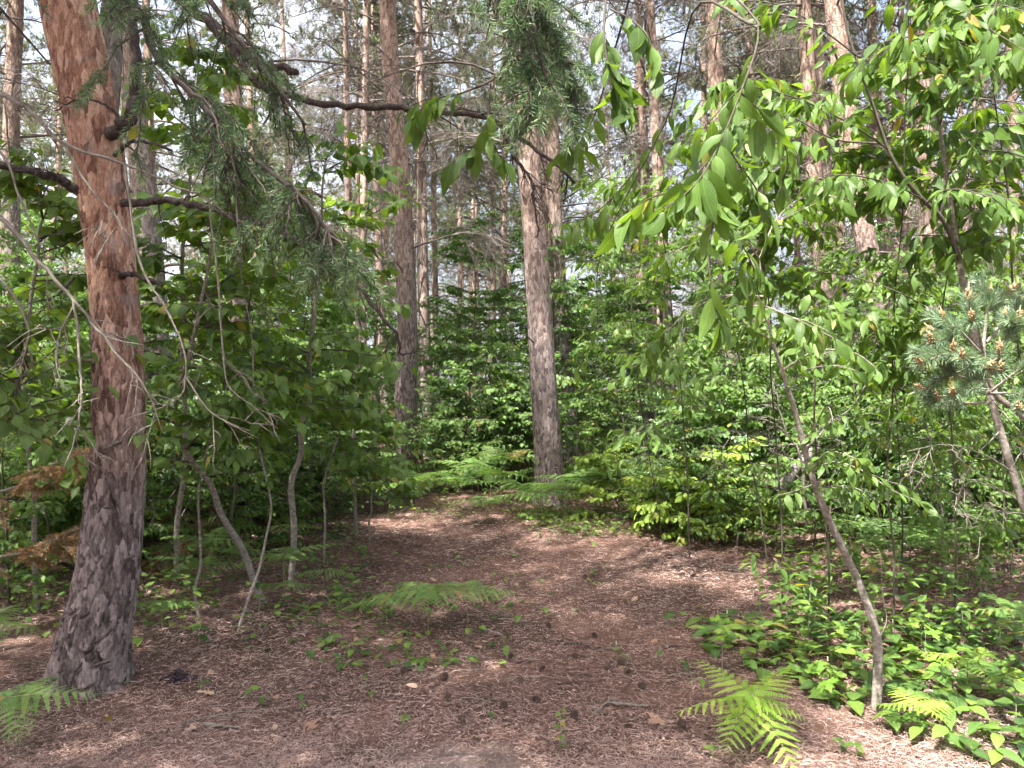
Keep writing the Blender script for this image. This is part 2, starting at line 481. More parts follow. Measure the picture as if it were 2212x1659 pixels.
M['birch'] = plain_mat('birch_bark', [(0.05, 0.045, 0.04), (0.13, 0.12, 0.11), (0.38, 0.36, 0.33)], scale=14, stretch=(1, 1, 1), bump=0.5)

# ------------------------------------------------------------------ leaf shapes (unit length along +Y, upper side +Z)
def leaf_tpl(nseg, W, peak=0.4, sharp=1.0, fold=0.25, bend=0.25, petiole=0.12, curl=0.0, twist=0.0, cordate=0.0, ell=False):
    v = np.linspace(0, 1, nseg + 1)
    # outline: rises to the peak, falls to a drawn-out tip
    w = np.where(v < peak, np.sin(np.pi / 2 * v / peak) ** 0.75, np.clip(1 - (v - peak) / (1 - peak), 0, 1) ** sharp)
    if sharp < 1.01:
        w = np.where(v < peak, w, np.cos(np.pi / 2 * (v - peak) / (1 - peak)) ** 1.1)
    if ell:
        w = np.sin(np.pi * np.clip(v, 0, 1) ** 0.92) ** 0.85 * (1 - 0.35 * v ** 5)
    w[0] = 0.12 if nseg > 3 else 0.05
    w[-1] = 0.0
    V = []; U = []
    for vi, wi in zip(v, w):
        y = petiole + vi * (1 - petiole)
        zb = -bend * vi ** 2
        tw = twist * vi
        for sx in (-1, 0, 1):
            x = sx * wi * W
            z = zb + abs(x) * fold - curl * (x / W) ** 2 * 0.1
            yb = y - (cordate * (1 - vi) ** 6 * abs(sx))
            V.append((x * math.cos(tw) - 0 * z, yb, z + x * math.sin(tw)))
            U.append((sx * max(wi, 0.02), vi, 0))
    F = []
    for i in range(nseg):
        a = 3 * i; b = a + 3
        if i == nseg - 1:
            F += [(a, a + 1, b + 1), (a + 1, a + 2, b + 1)]
        else:
            F += [(a, a + 1, b + 1), (a, b + 1, b), (a + 1, a + 2, b + 2), (a + 1, b + 2, b + 1)]
    if petiole > 0:
        k = len(V)
        V += [(-0.012, 0, 0), (0.012, 0, 0), (0.0, petiole + 0.03, 0.004)]
        U += [(0, 0, 0)] * 3
        F += [(k, k + 1, k + 2)]
    return np.array(V), np.array(F), np.array(U, float)

def star_tpl(outline, center=(0, 0.35), zfun=None, petiole=True):
    """A lobed leaf: fan around a centre; the outline is given for x >= 0 and mirrored."""
    r = list(outline)
    full = r + [(-x, y) for x, y in reversed(r) if abs(x) > 1e-6]
    pts = [(center[0], center[1])] + full
    V = np.array([(x, y, 0.0) for x, y in pts])
    V[:, 2] = 0.18 * np.abs(V[:, 0]) - 0.22 * (V[:, 1] - 0.3) ** 2
    if zfun is not None:
        V[:, 2] = zfun(V[:, 0], V[:, 1])
    n = len(full)
    F = [(0, 1 + i, 1 + (i + 1) % n) for i in range(n)]
    U = np.stack([V[:, 0] * 2, V[:, 1], V[:, 0] * 0], -1)
    if petiole:
        k = len(V)
        V = np.vstack([V, [(-0.012, -0.35, -0.05), (0.012, -0.35, -0.05), (0, 0.1, 0.0)]])
        U = np.vstack([U, np.zeros((3, 3))])
        F.append((k, k + 1, k + 2))
    return V, np.array(F), U

CHERRY = [leaf_tpl(8, 0.18, fold=0.35, bend=0.35, petiole=0.10, ell=True), leaf_tpl(8, 0.20, fold=0.2, bend=0.55, petiole=0.12, twist=0.35, ell=True),
          leaf_tpl(8, 0.165, fold=0.5, bend=0.25, petiole=0.10, twist=-0.4, ell=True), leaf_tpl(8, 0.215, fold=0.12, bend=0.45, petiole=0.12, curl=0.6, ell=True)]
HAZEL = [leaf_tpl(6, 0.33, 0.42, 1.0, 0.18, 0.22, 0.10), leaf_tpl(6, 0.36, 0.40, 1.1, 0.12, 0.30, 0.10, twist=0.25),
         leaf_tpl(6, 0.30, 0.42, 1.05, 0.28, 0.15, 0.10, twist=-0.2)]
SMALL = leaf_tpl(3, 0.26, 0.45, 1.0, 0.2, 0.2, 0.08)
SMALL2 = leaf_tpl(3, 0.32, 0.45, 1.0, 0.15, 0.25, 0.0)
MAY = [leaf_tpl(6, 0.32, 0.33, 1.0, 0.16, 0.30, 0.0, cordate=0.12), leaf_tpl(6, 0.29, 0.35, 1.0, 0.25, 0.2, 0.0, cordate=0.1, twist=0.2)]
MAPLE = star_tpl([(0, 0.02), (0.12, 0.0), (0.34, -0.06), (0.27, 0.12), (0.52, 0.20), (0.46, 0.30), (0.60, 0.46), (0.40, 0.44), (0.36, 0.52), (0.22, 0.42),
                  (0.20, 0.60), (0.26, 0.70), (0.13, 0.72), (0.0, 1.0)], (0, 0.22))
OAKZ = lambda x, y: 0.55 * x ** 2 + 0.16 * np.sin(5 * y + 6 * x) * np.abs(x) * 2 + 0.10 * (y - 0.5) ** 2
OAK = star_tpl([(0, 0.0), (0.05, 0.12), (0.20, 0.16), (0.08, 0.24), (0.10, 0.30), (0.30, 0.40), (0.28, 0.46), (0.10, 0.46), (0.11, 0.54), (0.33, 0.68), (0.27, 0.74),
                (0.10, 0.68), (0.09, 0.78), (0.20, 0.92), (0.10, 0.92), (0.0, 1.0)], (0, 0.45), OAKZ)
DRYZ = lambda x, y: 0.9 * x ** 2 + 0.25 * (y - 0.5) ** 2 * np.sign(x)
DRY = star_tpl([(0, 0.0), (0.14, 0.1), (0.23, 0.28), (0.22, 0.5), (0.14, 0.74), (0.0, 1.0)], (0, 0.42), DRYZ)

def tpl_mesh(name, tpl, mat):
    return make_mesh(name, tpl[0], tpl[1], mat, np.zeros(len(tpl[0])), tpl[2])

LM = {}
LM['cherry'] = [tpl_mesh('cherry_leaf', t, M['cherry']) for t in CHERRY]
LM['hazel'] = [tpl_mesh('hazel_leaf', t, M['hazel']) for t in HAZEL]
LM['may'] = [tpl_mesh('mayflower_leaf', t, M['mayflower']) for t in MAY]
LM['maple'] = [tpl_mesh('maple_leaf', MAPLE, M['maple'])]

def leaf_objs(parent, base, kind, pos, d, n, size, most=290):
    """Single leaves as parts; those past the limit (the farthest) become one foliage part."""
    pos = np.asarray(pos); size = np.broadcast_to(size, (len(pos),))
    R = frames(d, n)
    order = np.argsort(-size / np.maximum(pos[:, 1], 0.5))
    # leaves that the picture can show come first
    px = 1106 + FPX * pos[:, 0] / np.maximum(pos[:, 1], 0.3); py = 829.5 - FPX * (pos[:, 2] - EYE) / np.maximum(pos[:, 1], 0.3)
    inv = (px > -60) & (px < 2272) & (py > -60) & (py < 1720) & (pos[:, 1] > 0.3)
    order = np.concatenate([order[inv[order]], order[~inv[order]]])
    nv = int(inv.sum())
    meshes = LM[kind]
    single = order[:min(most, nv)]
    for i in single:
        obj('leaf', meshes[int(rng.integers(len(meshes)))], parent, mat=mat4(R[i], pos[i] - base, size[i]))
    rest = order[len(single):]
    if len(rest):
        b = Buf()
        tpl = {'cherry': CHERRY, 'hazel': HAZEL, 'may': MAY, 'maple': [MAPLE]}[kind]
        for q in range(len(tpl)):
            r = rest[q::len(tpl)]
            if len(r):
                scatter(b, tpl[q], pos[r], R[r], size[r], rng.random(len(r)))
        o = obj('foliage', b.mesh('foliage', M[{'may': 'mayflower'}.get(kind, kind)], off=base), parent)
        o['kind'] = 'stuff'

# ------------------------------------------------------------------ ground
def ground_mat():
    m, nt, N, L, out = nodes_of('needle_floor')
    geo = N('ShaderNodeNewGeometry')
    n1 = N('ShaderNodeTexNoise'); n1.inputs['Scale'].default_value = 1.1; n1.inputs['Detail'].default_value = 5
    n2 = N('ShaderNodeTexNoise'); n2.inputs['Scale'].default_value = 60.0; n2.inputs['Detail'].default_value = 6; n2.inputs['Roughness'].default_value = 0.75
    n3 = N('ShaderNodeTexNoise'); n3.inputs['Scale'].default_value = 190.0; n3.inputs['Detail'].default_value = 3
    for q in (n1, n2, n3):
        L(geo.outputs['Position'], q.inputs['Vector'])
    r1 = ramp(N, [(0.3, (0.055, 0.036, 0.031)), (0.5, (0.13, 0.083, 0.07)), (0.72, (0.24, 0.165, 0.142))])
    f = math_n(N, L, 'ADD', math_n(N, L, 'MULTIPLY', n2.outputs['Fac'], 0.6), math_n(N, L, 'MULTIPLY', n3.outputs['Fac'], 0.4))
    L(f, r1.inputs[0])
    r2 = ramp(N, [(0.38, (0.62, 0.62, 0.60)), (0.6, (1.1, 1.0, 0.95))]); L(n1.outputs['Fac'], r2.inputs[0])
    c = mix_c(N, L, 1.0, r1.outputs[0], r2.outputs[0], 'MULTIPLY')
    # a small patch of bare pale sand
    ds = N('ShaderNodeVectorMath', operation='DISTANCE'); ds.inputs[1].default_value = (-0.22, 3.12, 0.0)
    L(geo.outputs['Position'], ds.inputs[0])
    n4 = N('ShaderNodeTexNoise'); n4.inputs['Scale'].default_value = 7.0; n4.inputs['Detail'].default_value = 5
    L(geo.outputs['Position'], n4.inputs['Vector'])
    sd = N('ShaderNodeMapRange'); sd.inputs[1].default_value = 0.62; sd.inputs[2].default_value = 0.40
    L(math_n(N, L, 'ADD', ds.outputs['Value'], math_n(N, L, 'MULTIPLY', n4.outputs['Fac'], 0.5)), sd.inputs[0])
    c = mix_c(N, L, math_n(N, L, 'MULTIPLY', sd.outputs[0], math_n(N, L, 'MULTIPLY', n2.outputs['Fac'], 1.3)), c, (0.26, 0.225, 0.205))
    p = N('ShaderNodeBsdfPrincipled'); L(c, p.inputs['Base Color'])
    p.inputs['Roughness'].default_value = 0.95; p.inputs['Specular IOR Level'].default_value = 0.1
    b = N('ShaderNodeBump'); b.inputs['Strength'].default_value = 0.9; b.inputs['Distance'].default_value = 0.02
    L(f, b.inputs['Height']); L(b.outputs[0], p.inputs['Normal'])
    L(p.outputs[0], out.inputs['Surface'])
    return m
M['ground'] = ground_mat()

xs = np.concatenate([np.linspace(-220, -12, 26)[:-1], np.linspace(-12, 12, 181), np.linspace(12, 220, 26)[1:]])
ys = np.concatenate([np.linspace(-60, 1.5, 12)[:-1], np.linspace(1.5, 16, 110), np.linspace(16, 260, 40)[1:]])
gx, gy = np.meshgrid(xs, ys)
gzv = gz(gx, gy) + np.where((np.abs(gx) < 12) & (gy < 16) & (gy > 1.5), rng.normal(size=gx.shape) * 0.006, 0)
nx, ny = len(xs), len(ys)
ii = np.arange(nx * ny).reshape(ny, nx)
gf = np.concatenate([np.stack([ii[:-1, :-1], ii[:-1, 1:], ii[1:, 1:]], -1).reshape(-1, 3), np.stack([ii[:-1, :-1], ii[1:, 1:], ii[1:, :-1]], -1).reshape(-1, 3)])
ground = obj('ground', make_mesh('ground', np.stack([gx, gy, gzv], -1).reshape(-1, 3), gf, M['ground']))
tag(ground, 'forest floor of reddish brown pine needles', kind='structure')

# ------------------------------------------------------------------ pine trunks
def bark_relief(theta, s, r, size, depth, seed, n_neighbours=2):
    """Plates: relief at (theta, s); sites in an unrolled domain, taller than wide."""
    g = np.random.default_rng(seed)
    circ = 2 * np.pi * r
    wx, wy = size
    L_ = s.max() - s.min() + 0.4
    m = int(circ * L_ / (wx * wy))
    sx = g.uniform(0, circ, m); sy = g.uniform(s.min() - 0.2, s.max() + 0.2, m)
    hgt = g.uniform(0.7, 1.0, m)
    kd = KDTree(m * 3)
    for k in range(m):
        for j, o in enumerate((-circ, 0, circ)):
            kd.insert(((sx[k] + o) / wx, sy[k] / wy, 0), k)
    kd.balance()
    x = theta / (2 * np.pi) * circ
    warp = 0.35 * np.sin(x / wx * 1.7 + s / wy * 2.3) + 0.3 * np.sin(s / wy * 4.1 + x / wx * 0.9 + 1.0)
    out = np.zeros(len(x))
    for i in range(len(x)):
        q = kd.find_n((x[i] / wx + warp[i] * 0.6, s[i] / wy + warp[i] * 0.2, 0), n_neighbours)
        e = q[1][2] - q[0][2]
        t_ = min(1.0, e / 0.20); out[i] = hgt[q[0][1]] * t_ * t_ * (3 - 2 * t_)
    return out * depth

def trunk_mesh(name, pts, radii, mat, base, nseg=24, nring=90, relief=None, seed=0, flare=0.0, flare_h=0.35, lump=0.02):
    P = smooth_path(pts, nring)
    u = np.linspace(0, len(radii) - 1, nring)
    R = np.interp(u, np.arange(len(radii)), radii)
    T = unit(np.gradient(P, axis=0))
    X = unit(np.cross(np.array([0, 1.0, 0]), T)); Y = np.cross(T, X)
    a = np.arange(nseg) * 2 * np.pi / nseg
    s = np.concatenate([[0], np.cumsum(np.linalg.norm(np.diff(P, axis=0), axis=1))])
    g = np.random.default_rng(seed)
    ph = g.uniform(0, 6.28, 6)
    RR = R[:, None] * np.ones(nseg)[None]
    for k in range(2, 6):
        RR = RR * (1 + lump * np.sin(k * a[None] + ph[k] + s[:, None] * (1.1 + 0.4 * k)) * (0.8 if k < 4 else 0.5))
    if flare > 0:
        fl = np.exp(-s / flare_h)[:, None]
        RR = RR * (1 + flare * fl * (0.75 + 0.45 * np.sin(4 * a + ph[0])[None] + 0.25 * np.sin(7 * a + ph[1])[None]))
    if relief is not None:
        th = np.tile(a, nring); ss = np.repeat(s, nseg)
        rl = bark_relief(th, ss, float(np.mean(R)), relief[0], 1.0, seed).reshape(nring, nseg)
        dep = np.interp(P[:, 2], relief[2], relief[1])[:, None]
        RR = RR + rl * dep - 0.5 * dep
        RR = RR + g.normal(size=RR.shape) * dep * 0.05
    V = P[:, None] + RR[..., None] * (np.cos(a)[None, :, None] * X[:, None] + np.sin(a)[None, :, None] * Y[:, None])
    idx = np.arange(nring * nseg).reshape(nring, nseg)
    i0, i1 = idx[:-1], idx[1:]
    j0, j1 = np.roll(i0, -1, 1), np.roll(i1, -1, 1)
    F = np.concatenate([np.stack([i0, j0, j1], -1).reshape(-1, 3), np.stack([i0, j1, i1], -1).reshape(-1, 3)])
    return make_mesh(name, V.reshape(-1, 3) - base, F, mat, np.zeros(nring * nseg)), P, R

# dead branches, local: base at the origin, running along +X
def dead_branch_mesh(seed, L, droop, dens=1.0, fine=True, r=0.016):
    global rng
    keep = rng
    rng = np.random.default_rng(seed)
    n = 9
    s = np.linspace(0, 1, n)
    P = np.zeros((1, n, 3))
    P[0, :, 0] = s * L
    P[0, :, 2] = 0.18 * L * np.sin(s * 2.2) - droop * L * s ** 2
    P[0, :, 1] = 0.10 * L * np.sin(s * 3 + rng.uniform(0, 6)) * s
    P += np.cumsum(rng.normal(size=P.shape) * 0.012 * L, axis=1) * s[None, :, None]
    b = Buf()
    b.add(*tubes(P, taper(P, r, 0.004), 5))
    C1 = children(P, int(11 * dens), 0.2, 1.0, (0.5, 1.2), (0.25 * L, 0.5 * L), 0.25, 6, flat=0.35, wig=0.10)
    b.add(*tubes(C1, taper(C1, 0.0055, 0.002), 3))
    C2 = children(C1, int(6 * dens) + 1, 0.15, 1.0, (0.4, 1.2), (0.10 * L, 0.24 * L), 0.3, 5, wig=0.14)
    b.add(*tubes(C2, taper(C2, 0.0032, 0.0014), 3))
    if fine:
        C3 = children(C2, 3, 0.2, 1.0, (0.4, 1.2), (0.04 * L, 0.10 * L), 0.3, 3, wig=0.15)
        b.add(*tubes(C3, taper(C3, 0.0022, 0.0012), 3))
    rng = keep
    return b.mesh('dead_branch', M['deadtwig'])

DEAD = [dead_branch_mesh(100 + i, L, dr, de) for i, (L, dr, de) in enumerate([(1.7, 0.25, 1.0), (2.1, 0.45, 1.2), (1.4, 0.1, 0.9), (2.4, 0.35, 1.2), (1.1, 0.6, 0.8), (1.9, -0.05, 1.0)])]

def stub_mesh(seed, L):
    g = np.random.default_rng(seed)
    n = 6
    s = np.linspace(0, 1, n)
    P = np.stack([s * L, 0.12 * L * np.sin(2 * s + g.uniform(0, 6)), g.uniform(-0.3, 0.25) * L * s ** 1.5], -1)[None]
    b = Buf(); b.add(*tubes(P, taper(P, 0.014, 0.006), 6))
    if L > 0.22:
        C = children(P, 2, 0.5, 1, (0.5, 1.0), (0.3 * L, 0.6 * L), 0.2, 4)
        b.add(*tubes(C, taper(C, 0.005, 0.002), 4))
    return b.mesh('branch_stub', M['deadwood'])
STUB = [stub_mesh(50 + i, L) for i, L in enumerate((0.10, 0.16, 0.30, 0.42, 0.12))]

# needle tufts
def tuft_needles(b, pos, ax, k, length, width, spread, tint):
    """k needles at each point around an axis: thin triangles."""
    N = len(pos)
    d = unit(ax[:, None] + rng.normal(size=(N, k, 3)) * spread)
    L_ = length * rng.uniform(0.7, 1.2, (N, k, 1))
    side = unit(np.cross(d, rng.normal(size=d.shape))) * width * 0.5
    p0 = pos[:, None] + rng.normal(size=d.shape) * 0.008
    V = np.stack([p0 - side, p0 + side, p0 + d * L_], 2).reshape(-1, 3)
    F = np.arange(N * k * 3).reshape(-1, 3)
    b.add(V, F, np.repeat(np.clip(np.broadcast_to(tint, (N,))[:, None] + rng.uniform(-0.15, 0.15, (N, k)), 0, 0.99).ravel(), 3))

def pine_crown_mesh(seed, H, nb, blen, tufts=3, k=13, nl=0.11, nw=0.008):
    """A crown standing on the origin, H metres tall; branches with needle tufts on their outer twigs."""
    global rng
    keep = rng
    rng = np.random.default_rng(seed)
    z = rng.uniform(0, 1, nb) ** 0.8
    az = rng.uniform(0, 2 * np.pi, nb)
    L = blen * (1.05 - 0.75 * z) * rng.uniform(0.6, 1.15, nb)
    n = 7
    s = np.linspace(0, 1, n)
    rad = s[None] * L[:, None]
    P = np.stack([np.cos(az)[:, None] * rad, np.sin(az)[:, None] * rad, z[:, None] * H + rad * rng.uniform(-0.15, 0.55, (nb, 1)) - 0.22 * L[:, None] * s[None] ** 2], -1)
    P += np.cumsum(rng.normal(size=P.shape) * 0.05, axis=1) * s[None, :, None]
    wood = Buf()
    wood.add(*tubes(P, taper(P, 0.028, 0.007), 4))
    C1 = children(P, 7, 0.3, 1.0, (0.5, 1.1), (0.4, 1.0), 0.05, 5, flat=0.5)
    wood.add(*tubes(C1, taper(C1, 0.009, 0.004), 3))
    C2 = children(C1, 3, 0.25, 1.0, (0.4, 1.0), (0.2, 0.45), -0.1, 4)
    wood.add(*tubes(C2, taper(C2, 0.005, 0.003), 3))
    nd = Buf()
    tips = np.concatenate([C2[:, -1], C2[:, 2], C1[:, -1]]); ax = unit(np.concatenate([C2[:, -1] - C2[:, -2], C2[:, 2] - C2[:, 1], C1[:, -1] - C1[:, -2]]) + np.array([0, 0, 0.3]))
    if tufts < 3:
        sel = rng.random(len(tips)) < tufts / 3
        tips = tips[sel]; ax = ax[sel]
    tuft_needles(nd, tips, ax, k, nl, nw, 0.55, rng.random(len(tips)) * 0.8 + 0.1)
    nw_, nn = sum(len(f) for f in wood.F), sum(len(f) for f in nd.F)
    b = Buf()
    b.add(np.concatenate(wood.V), np.concatenate(wood.F))
    b.add(np.concatenate(nd.V), np.concatenate(nd.F), np.concatenate(nd.T))
    rng = keep
    return b.mesh('pine_crown', [M['deadtwig'], M['pine']], smooth=False, midx=np.concatenate([np.zeros(nw_), np.ones(nn)]))

CROWN = [pine_crown_mesh(200 + i, h, 44, bl, 3, 15, 0.12, 0.010) for i, (h, bl) in enumerate([(6.5, 2.4), (7.5, 2.8), (5.5, 2.1), (7.0, 2.5)])]
CROWN_S = [pine_crown_mesh(240 + i, h, 38, bl, 2.4, 15, 0.12, 0.010) for i, (h, bl) in enumerate([(6.5, 2.3), (7.5, 2.6)])]

def dress_pine(root, base, P, R, h_dead, n_dead, n_stub, crown_i, crown_h, seed, scale=1.0, dead_scale=1.0, crowns=None):
    """Dead branches, stubs and the crown of one pine whose trunk follows P (world)."""
    g = np.random.default_rng(seed)
    def on(z):
        i = int(np.clip(np.searchsorted(P[:, 2], z), 1, len(P) - 1))
        f = (z - P[i - 1, 2]) / max(P[i, 2] - P[i - 1, 2], 1e-6)
        return P[i - 1] * (1 - f) + P[i] * f, R[i]
    az = g.uniform(0, 6.28)
    for k in range(n_dead):
        z = h_dead[0] + (h_dead[1] - h_dead[0]) * (k + g.uniform(0.1, 0.9)) / n_dead
        az += g.uniform(1.6, 2.9)
        p, r = on(z)
        o = obj('dead_branch', DEAD[int(g.integers(len(DEAD)))], root, loc=(p - base + np.array([math.cos(az), math.sin(az), 0]) * r * 0.6).tolist())
        sca = dead_scale * g.uniform(0.55, 1.15)
        o.rotation_euler = (g.uniform(-0.4, 0.4), g.uniform(-0.25, 0.25), az)
        o.scale = (sca, sca * g.choice([-1, 1]), sca)
    for k in range(n_stub):
        z = 0.5 + (h_dead[0] + 1.0) * (k + g.uniform(0, 1)) / max(n_stub, 1)
        a2 = g.uniform(0, 6.28)
        p, r = on(z)
        o = obj('branch_stub', STUB[int(g.integers(len(STUB)))], root, loc=(p - base + np.array([math.cos(a2), math.sin(a2), 0]) * r * 0.8).tolist())
        o.rotation_euler = (0, g.uniform(-0.5, 0.3), a2)
        sca = g.uniform(0.7, 1.3)
        o.scale = (sca, sca, sca)
    if crown_i is not None:
        p, r = on(crown_h)
        crowns = crowns or CROWN
        o = obj('crown', crowns[crown_i % len(crowns)], root, loc=(p - base).tolist())
        o.rotation_euler = (0, 0, g.uniform(0, 6.28))
        o.scale = (scale, scale, scale)
        o['kind'] = 'stuff'

def pine_path(px, D, H=17.0):
    """Trunk path through picture points (first is the foot), carried on above the picture."""
    x0 = px[0][0]
    foot = at(x0, 0, D); foot[2] = gz(foot[0], D) - 0.05
    pts = [foot] + [at(x, y, D) for x, y in px[1:]]
    d = unit(pts[-1] - pts[-2]); 
    cur = pts[-1].copy()
    while cur[2] < H:
        step = min(3.0, max(1.0, H - cur[2]))
        d = unit(d * 0.8 + np.array([0, 0, 0.2]))
        cur = cur + d * step
        pts.append(cur.copy())
    return np.array(pts)

PINES = [
    # points (picture), distance, radius, material, label
    ([(20, 0), (24, 340), (34, 0)], 11.0, 0.125, 'bark_grey', 'grey pine trunk at the edge of the picture behind the big forked pine', (2.4, 7.0), 9),
    ([(362, 0), (348, 900), (332, 650), (308, 380), (280, 150)], 8.2, 0.135, 'bark_grey', 'dark grey pine standing just behind the big forked pine', (2.6, 6.5), 5),
    ([(535, 0), (515, 700), (506, 300), (497, 0)], 10.0, 0.125, 'bark_mid', 'pale pink pine seen through the hazel leaves beside the forked pine', (3.6, 8.0), 6),
    ([(752, 0), (754, 600), (746, 0)], 17.0, 0.09, 'bark_far', 'slim pine, outermost of the close cluster beside the tall straight pine', (3.5, 11.0), 10),
    ([(772, 0), (775, 600), (768, 0)], 20.0, 0.075, 'bark_far', 'thin pink pine in the middle of the close cluster', (3.5, 11.0), 9),
    ([(783, 0), (784, 600), (792, 0)], 15.0, 0.085, 'bark_far', 'slender orange pine of the cluster, crossing its thin neighbour', (3.5, 10.0), 9),
    ([(815, 0), (812, 500), (802, 0)], 22.0, 0.08, 'bark_far', 'far thin pine between the cluster and the tall straight pine', (4.0, 12.0), 8),
    ([(873, 0), (879, 700), (866, 400), (845, 150), (834, -40)], 12.7, 0.175, 'bark_mid', 'tall straight pine with grey foot and orange upper trunk', (3.4, 9.0), 16),
    ([(1190, 0), (1167, 700), (1147, 400), (1130, 150), (1118, -80)], 10.0, 0.165, 'bark_mid', 'pinkish pine with branch stubs in the middle of the clearing edge', (4.2, 8.0), 9),
    ([(1240, 0), (1207, 600), (1192, 250), (1180, 0)], 14.0, 0.14, 'bark_grey', 'mossy grey pine right behind the stubbed middle pine', (3.2, 9.0), 12),
    ([(945, 0), (938, 500), (930, 150)], 22.0, 0.09, 'bark_far', 'far pine in the bright gap beside the tall straight pine', (4.0, 12.0), 10),
    ([(995, 0), (993, 450)], 27.0, 0.09, 'bark_far', 'very thin far pine in the middle of the bright gap', (4.0, 13.0), 9),
    ([(1068, 0), (1065, 450)], 26.0, 0.085, 'bark_far', 'far thin pine in the bright gap, next to the stubbed pine', (4.0, 13.0), 9),
    ([(1452, 0), (1440, 700), (1420, 350), (1408, 100)], 16.0, 0.14, 'bark_far', 'orange pine behind the hanging cherry leaves', (4.5, 11.0), 10),
    ([(1535, 0), (1528, 600), (1520, 150)], 21.0, 0.12, 'bark_far', 'grey far pine behind the big drooping cherry spray', (4.0, 12.0), 8),
    ([(1592, 0), (1580, 780), (1560, 450), (1545, 150)], 13.0, 0.15, 'bark_grey', 'leaning grey pine hung with dry needles above the dead branches', (3.0, 8.5), 9),
    ([(1806, 0), (1782, 650), (1760, 400), (1742, 100), (1736, 0)], 13.0, 0.145, 'bark_mid', 'pinkish pine, first of the two close trunks behind the slanting cherry', (4.0, 9.0), 8),
    ([(1812, 0), (1800, 600), (1778, 250), (1764, 0)], 15.5, 0.115, 'bark_far', 'brown pine hidden close behind the pinkish one', (4.0, 10.0), 7),
    ([(1965, 0), (1906, 700), (1852, 420), (1800, 0)], 10.5, 0.15, 'bark_mid', 'strongly leaning orange pine with flaking bark behind the cherries', (3.8, 8.0), 8),
    ([(2030, 0), (2006, 540), (1986, 0)], 12.0, 0.14, 'bark_mid', 'reddish pine behind the upright cherry stem', (3.8, 9.0), 8),
    ([(1966, 0), (1960, 600), (1950, 200)], 17.0, 0.09, 'bark_far', 'narrow violet grey pine between the leaning and the reddish pine', (3.5, 11.0), 7),
    ([(2200, 0), (2188, 300), (2178, 0)], 14.0, 0.09, 'bark_grey', 'dark narrow pine above the young pine with candles', (3.0, 9.0), 10),
    ([(1632, 0), (1628, 400), (1622, 200)], 20.0, 0.075, 'bark_far', 'thin orange pine of the far pair behind the cherry leaves', (4.0, 11.0), 7),
    ([(1652, 0), (1648, 400), (1644, 200)], 23.0, 0.10, 'bark_grey', 'dark pine of the far pair behind the cherry leaves', (4.0, 12.0), 8),
]
for k, (px, D, r, mt, label, hd, nd) in enumerate(PINES):
    pts = pine_path(px, D, 15 + (k * 7 % 5))
    base = np.array([pts[0][0], pts[0][1], gz(pts[0][0], pts[0][1])])
    n = len(pts)
    radii = np.interp(np.linspace(0, 1, n), [0, 0.12, 1], [r * 1.12, r, r * 0.35])
    # radii follow height, not point number
    zz = pts[:, 2]
    radii = r * np.interp(zz, [0, 1.2, 6, 17], [1.15, 1.0, 0.84, 0.35])
    near = D < 13.5
    root = thing('pine_tree', label, 'pine tree', base, 'pines of the wood')
    me, P, R = trunk_mesh('trunk', pts, radii, M[mt], base, 30 if near else 12, 190 if near else 50,
                          ((0.026, 0.085), [0.007, 0.004, 0.002], [0, 3, 8]) if near else None, seed=k + 3, flare=0.28, flare_h=0.25)
    obj('trunk', me, root)
    dress_pine(root, base, P, R, hd, int(nd * 1.5), 10 if D < 15 else 3, k, 7.0 + (k * 3 % 4) * 0.8, 400 + k, dead_scale=1.1, crowns=CROWN_S)

def far_crown_mesh(seed, H, z0):
    g_ = np.random.default_rng(seed)
    V = []; F = []; I = []; n = 0
    def take(me, Mx, mi):
        nonlocal n
        v = np.zeros(len(me.vertices) * 3, np.float32); me.vertices.foreach_get('co', v); v = v.reshape(-1, 3)
        f = np.zeros(len(me.polygons) * 3, np.int32); me.loops.foreach_get('vertex_index', f); f = f.reshape(-1, 3)
        A_ = np.array(Mx)
        V.append(v @ A_[:3, :3].T + A_[:3, 3]); F.append(f + n); n += len(v)
        if mi is None:
            q = np.zeros(len(f), np.int32); me.polygons.foreach_get('material_index', q)
        else:
            q = np.full(len(f), mi)
        I.append(q)
        t = np.zeros(len(v), np.float32); me.attributes['tint'].data.foreach_get('value', t)
        TT.append(t)
    TT = []
    take(CROWN[seed % len(CROWN)], Matrix.Translation((0, 0, z0)), None)
    az = 0.0
    for k in range(13):
        az += g_.uniform(1.6, 2.9); z = 2.5 + (z0 + 1.5 - 2.5) * k / 13
        sca = g_.uniform(0.7, 1.4)
        take(DEADF[int(g_.integers(len(DEADF)))], Matrix.Translation((0, 0, z)) @ Matrix.Rotation(az, 4, 'Z') @ Matrix.Rotation(g_.uniform(-.25, .25), 4, 'Y') @ Matrix.Scale(sca, 4), 0)
    return make_mesh('far_crown', np.concatenate(V), np.concatenate(F), [M['deadtwig'], M['pine']], np.concatenate(TT), None, False, np.concatenate(I))
DEADF = [dead_branch_mesh(150 + i, L, dr, de, fine=False) for i, (L, dr, de) in enumerate([(1.7, 0.25, 0.9), (2.1, 0.45, 1.0), (1.9, -0.05, 0.9)])]
FARC = [far_crown_mesh(i, 6, z0) for i, z0 in enumerate((5.0, 6.5, 7.5, 5.8))]
